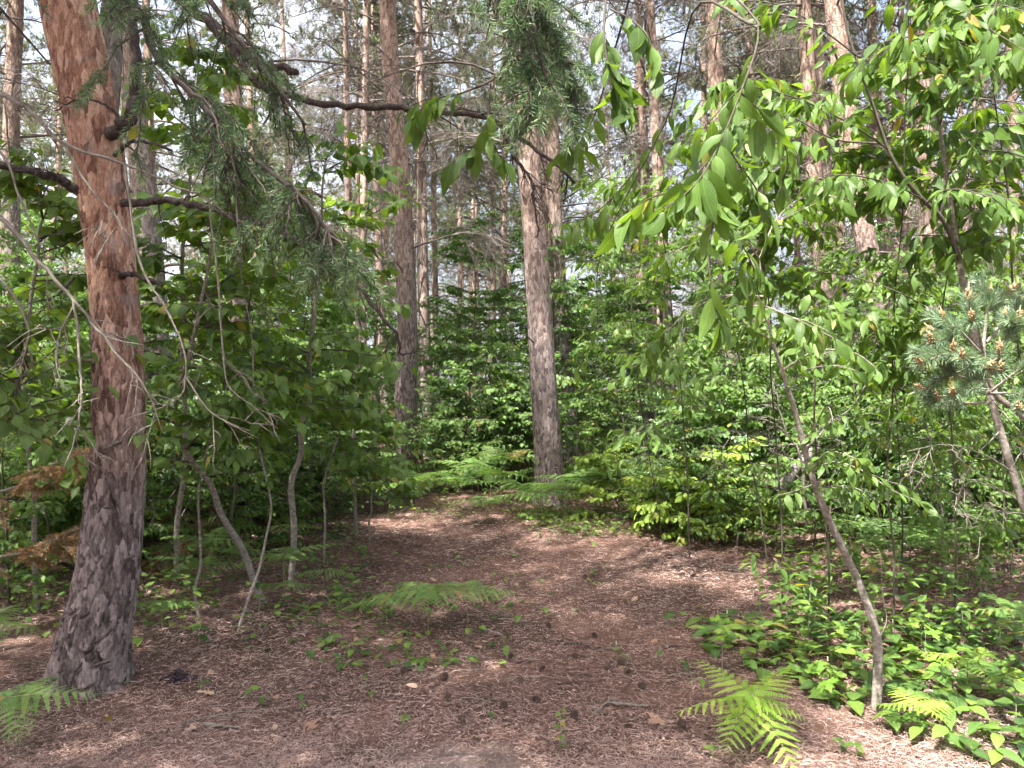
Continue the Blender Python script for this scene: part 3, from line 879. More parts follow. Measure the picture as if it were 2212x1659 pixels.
# the far wood: pines one can still tell apart between the nearer trunks
far_trunk = []
for i in range(4):
    g = np.random.default_rng(900 + i)
    pts = np.array([[0, 0, -0.1], [g.normal() * 0.05, g.normal() * 0.05, 4], [g.normal() * 0.12, g.normal() * 0.12, 9], [g.normal() * 0.2, g.normal() * 0.2, 17]])
    me, P, R = trunk_mesh('far_trunk', pts, [0.13, 0.115, 0.09, 0.04], M['bark_far'], np.zeros(3), 10, 40, None, seed=i)
    far_trunk.append((me, P, R))
g = np.random.default_rng(31)
spots = []
tries = 0
while len(spots) < 80 and tries < 6000:
    tries += 1
    D = g.uniform(15, 52)
    x = g.uniform(-0.72, 0.72) * D
    if all((x - a) ** 2 + (D - b) ** 2 > 5.0 for a, b in spots):
        spots.append((x, D))
for k, (x, D) in enumerate(spots):
    root = thing('pine_tree', 'slim far pine deep in the wood behind the leafy understory', 'pine tree', (x, D, 0), 'far pines deep in the wood')
    me, P, R = far_trunk[k % 4]
    t = obj('trunk', me, root)
    rz = g.uniform(0, 6.28); root.rotation_euler = (g.normal() * 0.02, -0.02 + g.normal() * 0.02, rz * 0)
    o = obj('crown', FARC[int(g.integers(4))], root); o['kind'] = 'stuff'
    sca = g.uniform(0.85, 1.2); o.scale = (sca, sca, g.uniform(0.9, 1.15)); o.rotation_euler = (0, 0, g.uniform(0, 6.28))

# unseen pines, added beside and behind the viewpoint to shade the clearing
for k, (x, y) in enumerate([(-6.5, 0.5), (-5.2, -2.6), (-7.5, 4.5), (-3.4, -6.5), (-9.5, -1.5), (-0.5, -8.0), (-8.0, -6.0), (5.5, 0.5), (-6.0, 8.2), (8.2, 4.5), (6.0, -5.0), (2.6, -9.5), (-4.1, 0.3), (-5.0, 2.4), (-4.4, -1.6)]):
    root = thing('pine_tree', 'unseen pine added beside the clearing to shade it', 'pine tree', (x, y, 0), 'added shade pines beside the viewpoint')
    me, P, R = far_trunk[k % 4]
    obj('trunk', me, root)
    dress_pine(root, np.zeros(3), P, R, (4.0, 8.0), 4, 0, k, 7.0 + (k % 3) * 0.7, 800 + k, scale=1.2)

# ------------------------------------------------------------------ the big forked pine
def limb(root, base, pts, r0, r1, name='limb', mat='limb', twigs=0, tl=(0.15, 0.5), seed=0, seg=8, rough=0.06):
    """One limb with its fine dead twigs as one part."""
    g = np.random.default_rng(seed)
    P = smooth_path(np.array(pts), max(14, 5 * len(pts)))
    P = P + g.normal(size=P.shape) * r0 * 0.22
    R = np.linspace(r0, r1, len(P)) * (1 + g.normal(size=len(P)) * rough)
    b = Buf(); b.add(*tubes(P, R, seg))
    if twigs:
        C = children(P[None], twigs, 0.15, 1.0, (0.5, 1.3), tl, 0.35, 6, wig=0.12)
        b.add(*tubes(C, taper(C, min(0.005, r1 * 0.8), 0.0015), 4))
        C2 = children(C, 3, 0.2, 1.0, (0.4, 1.2), (tl[0] * 0.5, tl[1] * 0.5), 0.3, 4, wig=0.14)
        b.add(*tubes(C2, taper(C2, 0.0022, 0.001), 3))
    return obj(name, b.mesh(name, M[mat], off=base), root)

D0 = 4.17
px = [(192, 1490), (205, 1380), (238, 1200), (256, 900), (243, 600), (206, 300), (146, 0), (70, -330)]
pts = np.array([at(x, y, D0 - 0.0 * i) for i, (x, y) in enumerate(px)])
pts = np.vstack([pts, pts[-1] + np.array([-0.2, 0.1, 2.0]), pts[-1] + np.array([-0.3, 0.3, 5.0]), pts[-1] + np.array([-0.2, 0.4, 10.0])])
radii = [0.185, 0.17, 0.152, 0.128, 0.118, 0.13, 0.14, 0.135, 0.12, 0.09, 0.04]
base = np.array([pts[0][0], pts[0][1], gz(pts[0][0], pts[0][1])])
fork = thing('pine_tree', 'big forked pine with orange flaking upper bark and dark furrowed foot', 'pine tree', base, 'pines of the wood')
me, P, R = trunk_mesh('trunk', pts, radii, M['bark_near'], base, 160, 560, ((0.034, 0.15), [0.024, 0.018, 0.008, 0.005], [0, 1.1, 2.2, 4]), seed=77, flare=0.20, flare_h=0.22, lump=0.025)
obj('trunk', me, fork)
# the second stem of the fork
p2 = [at(215, 380, D0 + 0.05), at(232, 200, D0 + 0.12), at(240, 60, D0 + 0.2), at(262, -200, D0 + 0.4), at(270, -700, D0 + 0.8), at(280, -1500, D0 + 1.0)]
me, _, _ = trunk_mesh('second_stem', p2, [0.075, 0.066, 0.06, 0.055, 0.045, 0.02], M['bark_grey'], base, 40, 160, ((0.04, 0.09), [0.008, 0.008], [0, 9]), seed=5)
obj('second_stem', me, fork)
limb(fork, base, [at(222, 300, 4.17), at(262, 278, 4.0), at(283, 250, 3.95), at(290, 200, 3.95), at(293, 117, 3.9), at(286, 20, 3.9), at(300, -120, 3.9)], 0.036, 0.02, twigs=6, seed=1)
limb(fork, base, [at(262, 440, 4.1), at(320, 437, 4.05), at(367, 433, 4.0), at(443, 450, 3.9), at(520, 472, 3.8), at(610, 500, 3.7), at(690, 550, 3.6), at(770, 620, 3.5), at(850, 715, 3.45), at(868, 770, 3.45)], 0.022, 0.006, twigs=12, tl=(0.1, 0.4), seed=2)
limb(fork, base, [at(175, 415, 4.1), at(140, 395, 4.05), at(100, 377, 4.0), at(0, 357, 3.9), at(-120, 330, 3.8)], 0.028, 0.016, twigs=5, seed=3)
limb(fork, base, [at(243, -60, 4.1), at(350, -30, 3.95), at(453, 50, 3.8), at(500, 97, 3.75), at(560, 137, 3.7), at(643, 154, 3.65)], 0.030, 0.019, twigs=9, tl=(0.1, 0.35), seed=4, rough=0.12)
limb(fork, base, [at(490, 88, 3.76), at(540, 160, 3.7), at(593, 197, 3.7), at(737, 228, 3.65), at(837, 231, 3.6), at(917, 240, 3.6), at(1047, 252, 3.6), at(1114, 295, 3.6), at(1197, 352, 3.6), at(1240, 400, 3.6)], 0.021, 0.007, twigs=16, tl=(0.1, 0.35), seed=5)
limb(fork, base, [at(1085, 272, 3.6), at(1105, 325, 3.6), at(1120, 352, 3.6), at(1148, 393, 3.6), at(1152, 430, 3.6), at(1165, 500, 3.6)], 0.012, 0.004, twigs=14, tl=(0.06, 0.25), seed=6)
limb(fork, base, [at(268, 268, 3.99), at(236, 231, 3.96), at(187, 213, 3.95), at(150, 222, 3.95), at(118, 240, 3.95)], 0.008, 0.003, twigs=3, tl=(0.05, 0.2), seed=7)
limb(fork, base, [at(250, 335, 4.05), at(268, 318, 4.0), at(293, 305, 3.98), at(330, 310, 3.97), at(372, 325, 3.97)], 0.012, 0.006, twigs=3, tl=(0.05, 0.2), seed=8)
limb(fork, base, [at(255, 598, 4.1), at(290, 594, 4.05), at(352, 616, 4.0)], 0.018, 0.008, twigs=2, tl=(0.05, 0.15), seed=9)
limb(fork, base, [at(160, 600, 4.1), at(120, 640, 4.0), at(60, 655, 3.95)], 0.008, 0.003, twigs=4, seed=10)
for k, (x, y, L_) in enumerate([(205, 1235, 0), (170, 1340, 1), (283, 1200, 4), (245, 1095, 0), (262, 955, 1), (235, 1425, 4), (200, 780, 0)]):
    o = obj('branch_stub', STUB[L_], fork, loc=(at(x, y, D0 - 0.13) - base).tolist())
    o.rotation_euler = (0, 0.1, -1.2 - 0.2 * k); o.scale = (0.7, 0.8, 0.8)
dress_pine(fork, base, P, R, (4.5, 7.5), 5, 0, 1, 8.0, 401, scale=0.9, crowns=CROWN_S)

# ------------------------------------------------------------------ spruce: its boughs hang into the picture, the stem stands beside the camera
def needles_along(b, P, k, length, width, ang, tint=(0.0, 0.99), lo=0.05, sag=0.0):
    B, m, _ = P.shape
    f = rng.uniform(lo, 1.0, (B, k)) * (m - 1 - 1e-6)
    i = f.astype(int); w = (f - i)[..., None]
    bb = np.arange(B)[:, None]
    p = P[bb, i] * (1 - w) + P[bb, i + 1] * w
    T = unit(P[bb, i + 1] - P[bb, i])
    perp = rng.normal(size=T.shape); perp[..., 2] += 0.25
    perp = unit(perp - T * np.sum(perp * T, -1, keepdims=True))
    a = rng.uniform(ang[0], ang[1], (B, k, 1))
    d = T * np.cos(a) + perp * np.sin(a); d[..., 2] -= sag
    L_ = length * rng.uniform(0.75, 1.15, (B, k, 1))
    side = unit(np.cross(d, rng.normal(size=d.shape))) * width * 0.5
    mid = p + d * L_ * 0.55
    V = np.stack([p, mid - side, mid + side, p + d * L_], 2).reshape(-1, 3)
    q = np.arange(B * k)[:, None, None] * 4
    F = (q + np.array([[0, 1, 2], [1, 3, 2]])[None]).reshape(-1, 3)
    b.add(V, F, np.repeat(rng.uniform(tint[0], tint[1], B * k), 4))

def spruce_bough(root, base, pts, r0, k1, l1, k2, l2, nk, seed, mat='spruce', droop=0.5, nl=0.019, tipmat=None, bare=0.0, lo=0.15):
    global rng
    keep = rng
    rng = np.random.default_rng(seed)
    P = smooth_path(np.array(pts), 24)[None]
    wood = Buf(); wood.add(*tubes(P, taper(P, r0, 0.004), 7))
    C1 = children(P, k1, lo, 1.0, (0.6, 1.2), l1, droop, 7, flat=0.6, wig=0.06)
    wood.add(*tubes(C1, taper(C1, 0.004, 0.0018), 4))
    C2 = children(C1, k2, 0.15, 1.0, (0.6, 1.0), l2, droop * 0.6, 5, flat=0.7, wig=0.05)
    wood.add(*tubes(C2, taper(C2, 0.0022, 0.0013), 3))
    o = obj('bough', wood.mesh('bough', M['deadwood'], off=base), root)
    live = rng.random(len(C2)) >= bare
    nd = Buf()
    needles_along(nd, C2[live], nk, nl, 0.0022, (0.6, 1.25))
    live1 = rng.random(len(C1)) >= bare
    needles_along(nd, C1[live1], nk * 2, nl, 0.0022, (0.6, 1.25), lo=0.4)
    q = obj('needles', nd.mesh('needles', M[mat], smooth=False, off=base), o)
    q['kind'] = 'stuff'
    if tipmat:
        tp = Buf()
        tip = C2[live][:, 2:]
        sel = rng.random(len(tip)) < 0.5
        t2 = tip[sel] + (tip[sel][:, -1:] - tip[sel][:, :1]) * 0.5
        needles_along(tp, t2, 40, nl * 1.1, 0.0018, (0.45, 1.0))
        q = obj('new_shoots', tp.mesh('new_shoots', M[tipmat], smooth=False, off=base), o)
        q['kind'] = 'stuff'
    rng = keep
    return o

sb = np.array([-2.35, 1.15, gz(-2.35, 1.15)])
spruce = thing('spruce_tree', 'spruce beside the viewpoint whose drooping boughs and bare grey twigs hang into view', 'spruce tree', sb)
sp_pts = np.array([[sb[0], sb[1], -0.1], [sb[0] - 0.02, sb[1], 2.0], [sb[0] + 0.02, sb[1] + 0.03, 5.0], [sb[0], sb[1], 11.0]])
me, _, _ = trunk_mesh('trunk', sp_pts, [0.13, 0.12, 0.095, 0.02], M['bark_grey'], sb, 28, 120, None, seed=9, flare=0.2)
obj('trunk', me, spruce)
A = lambda z: np.array([sb[0] + 0.05, sb[1], z])
spruce_bough(spruce, sb, [A(3.1), np.array([-1.75, 1.7, 3.05]), at(220, -60, 2.1), at(333, 120, 2.05), at(417, 205, 2.0), at(500, 300, 2.0), at(600, 385, 1.98), at(667, 440, 1.95), at(725, 530, 1.95)], 0.011, 40, (0.16, 0.36), 6, (0.05, 0.15), 80, 1, tipmat='spruce_tip', bare=0.35, droop=0.75, nl=0.023)
spruce_bough(spruce, sb, [A(3.5), np.array([-1.5, 1.7, 3.25]), at(330, -150, 2.3), at(430, -30, 2.3), at(520, 90, 2.28), at(600, 190, 2.25), at(660, 270, 2.25)], 0.014, 22, (0.12, 0.30), 6, (0.05, 0.13), 60, 2, tipmat='spruce_tip', bare=0.15, droop=0.6)
# far bough at the top of the picture: dark dead twigs inside, fresh green outside
spruce_bough(spruce, sb, [A(3.3), np.array([-1.2, 1.8, 3.25]), at(900, -330, 1.95), at(1060, -170, 1.9), at(1120, -40, 1.87), at(1155, 80, 1.85), at(1185, 190, 1.85)], 0.009, 17, (0.16, 0.34), 6, (0.05, 0.12), 64, 3, mat='spruce', tipmat='spruce_tip', droop=0.75, nl=0.026, lo=0.48)
spruce_bough(spruce, sb, [A(3.6), np.array([-1.1, 1.9, 3.5]), at(950, -350, 2.3), at(1090, -200, 2.25), at(1150, -60, 2.2), at(1200, 60, 2.2), at(1230, 150, 2.2)], 0.008, 14, (0.14, 0.30), 6, (0.05, 0.12), 60, 4, mat='spruce', tipmat='spruce_tip', droop=0.6, nl=0.025, lo=0.5)
limb(spruce, sb, [at(1000, -230, 1.95), at(1060, -120, 2.05), at(1090, 0, 2.1), at(1105, 90, 2.1), at(1120, 190, 2.1)], 0.008, 0.003, name='dead_bough', mat='deadwood', twigs=80, tl=(0.04, 0.16), seed=33)
# bare grey lower boughs
gt = [
    ([A(2.25), at(-160, 380, 2.3), at(-20, 450, 2.25), at(80, 560, 2.2), at(163, 653, 2.2), at(233, 740, 2.2), at(297, 816, 2.2), at(327, 866, 2.2)], 0.0085, 0.0022, 7),
    ([at(160, 650, 2.2), at(170, 750, 2.18), at(176, 850, 2.16), at(166, 930, 2.15), at(140, 1010, 2.15)], 0.0042, 0.0018, 4),
    ([at(163, 655, 2.2), at(130, 720, 2.17), at(122, 790, 2.15), at(141, 845, 2.15)], 0.003, 0.0014, 3),
    ([at(297, 816, 2.2), at(293, 870, 2.19), at(285, 908, 2.19)], 0.003, 0.0014, 2),
    ([A(2.7), at(-140, 130, 2.3), at(0, 205, 2.25), at(70, 245, 2.25), at(140, 313, 2.22), at(267, 353, 2.2), at(370, 400, 2.2), at(450, 432, 2.2), at(560, 520, 2.15)], 0.0085, 0.002, 10),
    ([at(140, 313, 2.22), at(190, 400, 2.2), at(250, 470, 2.2), at(280, 540, 2.2)], 0.004, 0.0016, 4),
    ([at(270, 356, 2.2), at(300, 560, 2.15), at(355, 660, 2.12), at(392, 740, 2.1), at(402, 815, 2.1), at(375, 868, 2.1), at(275, 904, 2.1)], 0.004, 0.0014, 4),
    ([at(402, 815, 2.1), at(450, 885, 2.1), at(500, 915, 2.1), at(540, 931, 2.1)], 0.0024, 0.0012, 3),
    ([at(450, 432, 2.2), at(470, 600, 2.15), at(480, 740, 2.1), at(494, 833, 2.1), at(550, 880, 2.1), at(590, 920, 2.1)], 0.0034, 0.0012, 4),
    ([A(2.0), at(-120, 470, 2.4), at(0, 600, 2.35), at(60, 700, 2.35), at(50, 780, 2.35)], 0.006, 0.002, 6),
    ([A(2.45), at(-150, 220, 2.3), at(0, 330, 2.25), at(40, 420, 2.25), at(100, 560, 2.25)], 0.006, 0.002, 6),
]
for k, (p, r0, r1, tw) in enumerate(gt):
    limb(spruce, sb, p, r0, r1, name='bare_twig', mat='greytwig', twigs=tw, tl=(0.05, 0.22), seed=60 + k, seg=6, rough=0.08)
# upper crown of the spruce (above the view)
cr = Buf()
zc = rng.uniform(3.6, 9.5, 46); ac = rng.uniform(0, 6.28, 46)
Lc = 1.9 * (1.05 - (zc - 3.2) / 7.2) + 0.2
s_ = np.linspace(0, 1, 7)
Pc = np.stack([sb[0] + np.cos(ac)[:, None] * s_ * Lc[:, None], sb[1] + np.sin(ac)[:, None] * s_ * Lc[:, None], zc[:, None] - 0.35 * Lc[:, None] * s_ ** 1.5], -1)
cr.add(*tubes(Pc, taper(Pc, 0.018, 0.005), 4))
C1 = children(Pc, 9, 0.2, 1, (0.6, 1.1), (0.3, 0.6), 0.3, 5, flat=0.8)
nwood = None
cr.add(*tubes(C1, taper(C1, 0.005, 0.002), 3))
nwood = sum(len(f) for f in cr.F)
needles_along(cr, C1, 60, 0.03, 0.006, (0.6, 1.2))
o = obj('crown', cr.mesh('crown', [M['deadwood'], M['spruce']], smooth=False, off=sb, midx=np.concatenate([np.zeros(nwood), np.ones(sum(len(f) for f in cr.F) - nwood)])), spruce)
o['kind'] = 'stuff'

# ------------------------------------------------------------------ cherries
def spray(P, k, size, droop=0.5, jit=0.5, ang=(0.6, 1.2), lo=0.1, sub=0, subl=(0.15, 0.3), ksub=5):
    """Leaves along a twig and its side twigs -> twig paths, leaf arrays."""
    droop = droop * 1.4 if droop < 0.6 else droop
    k = int(k * 1.35)
    out = [leaves_on(P, k, ang, droop, jit, lo)]
    C = None
    if sub:
        C = children(P, sub, 0.15, 0.95, (0.5, 1.0), subl, 0.25, 6, flat=0.75)
        out.append(leaves_on(C, ksub, ang, droop, jit, 0.25))
    pos = np.concatenate([o[0] for o in out]); d = np.concatenate([o[1] for o in out]); n = np.concatenate([o[2] for o in out])
    sz = size * rng.uniform(0.55, 1.25, len(pos))
    return C, pos, d, n, sz

def branchy(root, base, specs, kind, mat_stem, most=290):
    """specs: (points, r0, r1, leaf args). One 'branch' part per spec; leaves are parts of the plant."""
    allv = [[], [], [], []]
    for pts, r0, r1, kw in specs:
        P = smooth_path(np.array(pts), max(10, 4 * len(pts)))[None]
        lo = kw.pop('bare', 0.1)
        i0 = int(P.shape[1] * lo)
        C, pos, d, n, sz = spray(P[:, i0:], **kw)
        b = Buf(); b.add(*tubes(P, taper(P, r0, r1), 6))
        if C is not None:
            b.add(*tubes(C, taper(C, max(r1, 0.0016), 0.001), 4))
        obj('branch', b.mesh('branch', M[mat_stem], off=base), root)
        for q, v in zip(allv, (pos, d, n, sz)):
            q.append(v)
    leaf_objs(root, base, kind, *[np.concatenate(q) for q in allv], most=most)

# the crooked cherry sapling standing in the ground cover
stem = np.array([at(1893, 1532, 3.80), at(1896, 1400, 3.8), at(1882, 1330, 3.79), at(1843, 1232, 3.77), at(1786, 1112, 3.73), at(1752, 1022, 3.70), at(1722, 905, 3.66), at(1690, 800, 3.62), at(1668, 735, 3.6), at(1655, 660, 3.58), at(1640, 560, 3.56)])
base = np.array([stem[0][0], stem[0][1], gz(stem[0][0], stem[0][1])])
ch = thing('cherry_sapling', 'crooked slanting cherry sapling rising from the ground cover', 'sapling', base)
me, P, R = trunk_mesh('trunk', stem, [0.025, 0.022, 0.020, 0.018, 0.0165, 0.0145, 0.012, 0.009, 0.007, 0.005, 0.003], M['stem'], base, 16, 120, None, seed=3, lump=0.03)
obj('trunk', me, ch)
sp = [
    ([at(1668, 735, 3.6), at(1600, 690, 3.4), at(1640, 660, 3.2), at(1720, 690, 3.1), at(1820, 740, 3.05)], 0.005, 0.002, dict(k=14, size=0.088, droop=0.35, sub=4, ksub=5)),
    ([at(1690, 800, 3.62), at(1760, 760, 3.5), at(1840, 760, 3.4), at(1900, 800, 3.35)], 0.005, 0.002, dict(k=12, size=0.085, droop=0.5, sub=3, ksub=5)),
    ([at(1650, 640, 3.58), at(1560, 640, 3.6), at(1480, 680, 3.6), at(1400, 760, 3.6)], 0.005, 0.002, dict(k=12, size=0.09, droop=0.45, sub=8, ksub=6)),
    ([at(1645, 600, 3.57), at(1600, 540, 3.6), at(1520, 520, 3.7), at(1430, 560, 3.8)], 0.005, 0.002, dict(k=12, size=0.09, droop=0.4, sub=8, ksub=6)),
    ([at(1640, 560, 3.56), at(1680, 470, 3.6), at(1750, 420, 3.6), at(1830, 430, 3.6)], 0.004, 0.0015, dict(k=12, size=0.09, droop=0.4, sub=7, ksub=6)),
    ([at(1640, 560, 3.56), at(1580, 470, 3.4), at(1480, 420, 3.3)], 0.004, 0.0015, dict(k=12, size=0.09, droop=0.4, sub=7, ksub=6)),
    ([at(1735, 960, 3.68), at(1770, 930, 3.5), at(1840, 880, 3.4), at(1870, 830, 3.35)], 0.004, 0.0015, dict(k=10, size=0.08, droop=0.4, sub=2, ksub=4)),
    ([at(1752, 1022, 3.70), at(1790, 1000, 3.5), at(1850, 1010, 3.4), at(1930, 1060, 3.35), at(1990, 1085, 3.35)], 0.004, 0.0015, dict(k=13, size=0.08, droop=0.3, sub=2, ksub=4)),
    ([at(1745, 1000, 3.7), at(1690, 985, 3.6), at(1640, 960, 3.5)], 0.003, 0.0015, dict(k=7, size=0.07, droop=0.3)),
    ([at(1760, 1045, 3.7), at(1720, 1060, 3.5), at(1680, 1070, 3.45)], 0.003, 0.0015, dict(k=6, size=0.075, droop=0.4)),
    ([at(1752, 1022, 3.70), at(1775, 985, 3.5), at(1800, 975, 3.4), at(1850, 990, 3.3)], 0.003, 0.0013, dict(k=9, size=0.085, droop=0.7, jit=0.9, sub=2, subl=(0.08, 0.15), ksub=4)),
    ([at(1765, 1055, 3.71), at(1800, 1050, 3.5), at(1850, 1055, 3.4), at(1900, 1085, 3.3)], 0.003, 0.0013, dict(k=9, size=0.09, droop=0.7, jit=0.9, sub=2, subl=(0.08, 0.15), ksub=4)),
    ([at(1740, 990, 3.7), at(1770, 900, 3.5), at(1790, 880, 3.4), at(1800, 910, 3.3)], 0.003, 0.0013, dict(k=7, size=0.085, droop=0.8, jit=0.9)),
    ([at(1700, 840, 3.63), at(1740, 800, 3.45), at(1800, 790, 3.35), at(1850, 800, 3.3)], 0.003, 0.0013, dict(k=9, size=0.085, droop=0.8, jit=0.9, sub=2, subl=(0.08, 0.15), ksub=4)),
    ([at(1680, 770, 3.61), at(1650, 720, 3.4), at(1620, 700, 3.3), at(1590, 720, 3.25)], 0.003, 0.0013, dict(k=8, size=0.09, droop=0.8, jit=0.9)),
    ([at(1895, 1385, 3.8), at(1915, 1340, 3.78), at(1905, 1270, 3.75), at(1905, 1200, 3.75)], 0.003, 0.0013, dict(k=2, size=0.05, bare=0.6)),
]
branchy(ch, base, sp, 'cherry', 'stem')

# the upright cherry behind the young pine, its limb slanting up to the top of the picture
stem = np.array([at(2340, 0, 4.3) * [1, 1, 0] + [0, 0, gz(3.1, 4.3)], at(2215, 1105, 4.2), at(2140, 860, 4.15), at(2098, 700, 4.1), at(2068, 540, 4.05), at(2045, 380, 4.0), at(2030, 270, 4.0), at(2015, 100, 4.0), at(2000, -120, 4.0)])
base = stem[0].copy()
c2 = thing('cherry_sapling', 'upright cherry behind the young pine, pale leaves lit from above', 'sapling', base)
me, P, R = trunk_mesh('trunk', stem, [0.026, 0.021, 0.019, 0.0165, 0.0145, 0.012, 0.009, 0.006, 0.004], M['stem'], base, 14, 100, None, seed=4)
obj('trunk', me, c2)
me, P, R = trunk_mesh('side_limb', [at(2072, 560, 4.05), at(2040, 480, 4.0), at(1992, 430, 3.95), at(1950, 380, 3.92), at(1918, 322, 3.9), at(1890, 240, 3.9), at(1868, 180, 3.9), at(1835, 80, 3.9), at(1805, -60, 3.9)], [0.012, 0.0115, 0.011, 0.010, 0.009, 0.008, 0.007, 0.006, 0.004], M['stem_dark'], base, 12, 80, None, seed=5)
obj('side_limb', me, c2)
sp = [
    ([at(1992, 430, 3.95), at(1930, 400, 3.6), at(1850, 380, 3.4), at(1760, 380, 3.3)], 0.005, 0.002, dict(k=12, size=0.10, droop=0.45, sub=7)),
    ([at(2000, 440, 3.95), at(2050, 410, 3.5), at(2120, 420, 3.3), at(2200, 450, 3.2)], 0.005, 0.002, dict(k=12, size=0.10, droop=0.4, sub=7)),
    ([at(2045, 380, 4.0), at(2100, 330, 3.7), at(2180, 330, 3.5), at(2260, 360, 3.4)], 0.005, 0.002, dict(k=11, size=0.10, droop=0.4, sub=7)),
    ([at(1918, 322, 3.9), at(1840, 270, 3.7), at(1740, 220, 3.6), at(1640, 190, 3.5), at(1560, 180, 3.5)], 0.005, 0.002, dict(k=14, size=0.095, droop=0.4, sub=8)),
    ([at(1900, 310, 3.9), at(1800, 300, 3.9), at(1700, 250, 3.9), at(1600, 260, 3.9), at(1500, 280, 3.9)], 0.005, 0.002, dict(k=14, size=0.09, droop=0.4, sub=9)),
    ([at(1868, 180, 3.9), at(1920, 120, 3.6), at(1990, 80, 3.4), at(2080, 70, 3.3)], 0.005, 0.002, dict(k=12, size=0.10, droop=0.4, sub=7)),
    ([at(2030, 270, 4.0), at(2060, 190, 3.7), at(2130, 130, 3.4), at(2210, 110, 3.2)], 0.005, 0.002, dict(k=12, size=0.105, droop=0.4, sub=7)),
    ([at(2015, 100, 4.0), at(2070, 30, 3.6), at(2150, 10, 3.3), at(2230, 30, 3.1)], 0.005, 0.002, dict(k=12, size=0.105, droop=0.4, sub=7)),
    ([at(1850, 120, 3.9), at(1770, 60, 3.7), at(1680, 10, 3.6), at(1580, 0, 3.6)], 0.004, 0.002, dict(k=12, size=0.095, droop=0.4, sub=4)),
    ([at(2098, 700, 4.1), at(2040, 690, 3.9), at(1960, 640, 3.8), at(1850, 600, 3.8), at(1750, 585, 3.8)], 0.005, 0.002, dict(k=10, size=0.09, droop=0.45, sub=3, bare=0.3)),
    ([at(2110, 780, 4.15), at(2080, 800, 4.2), at(2000, 830, 4.3), at(1920, 880, 4.4)], 0.005, 0.002, dict(k=12, size=0.09, droop=0.4, sub=4)),
]
branchy(c2, base, sp, 'cherry', 'stem_dark')

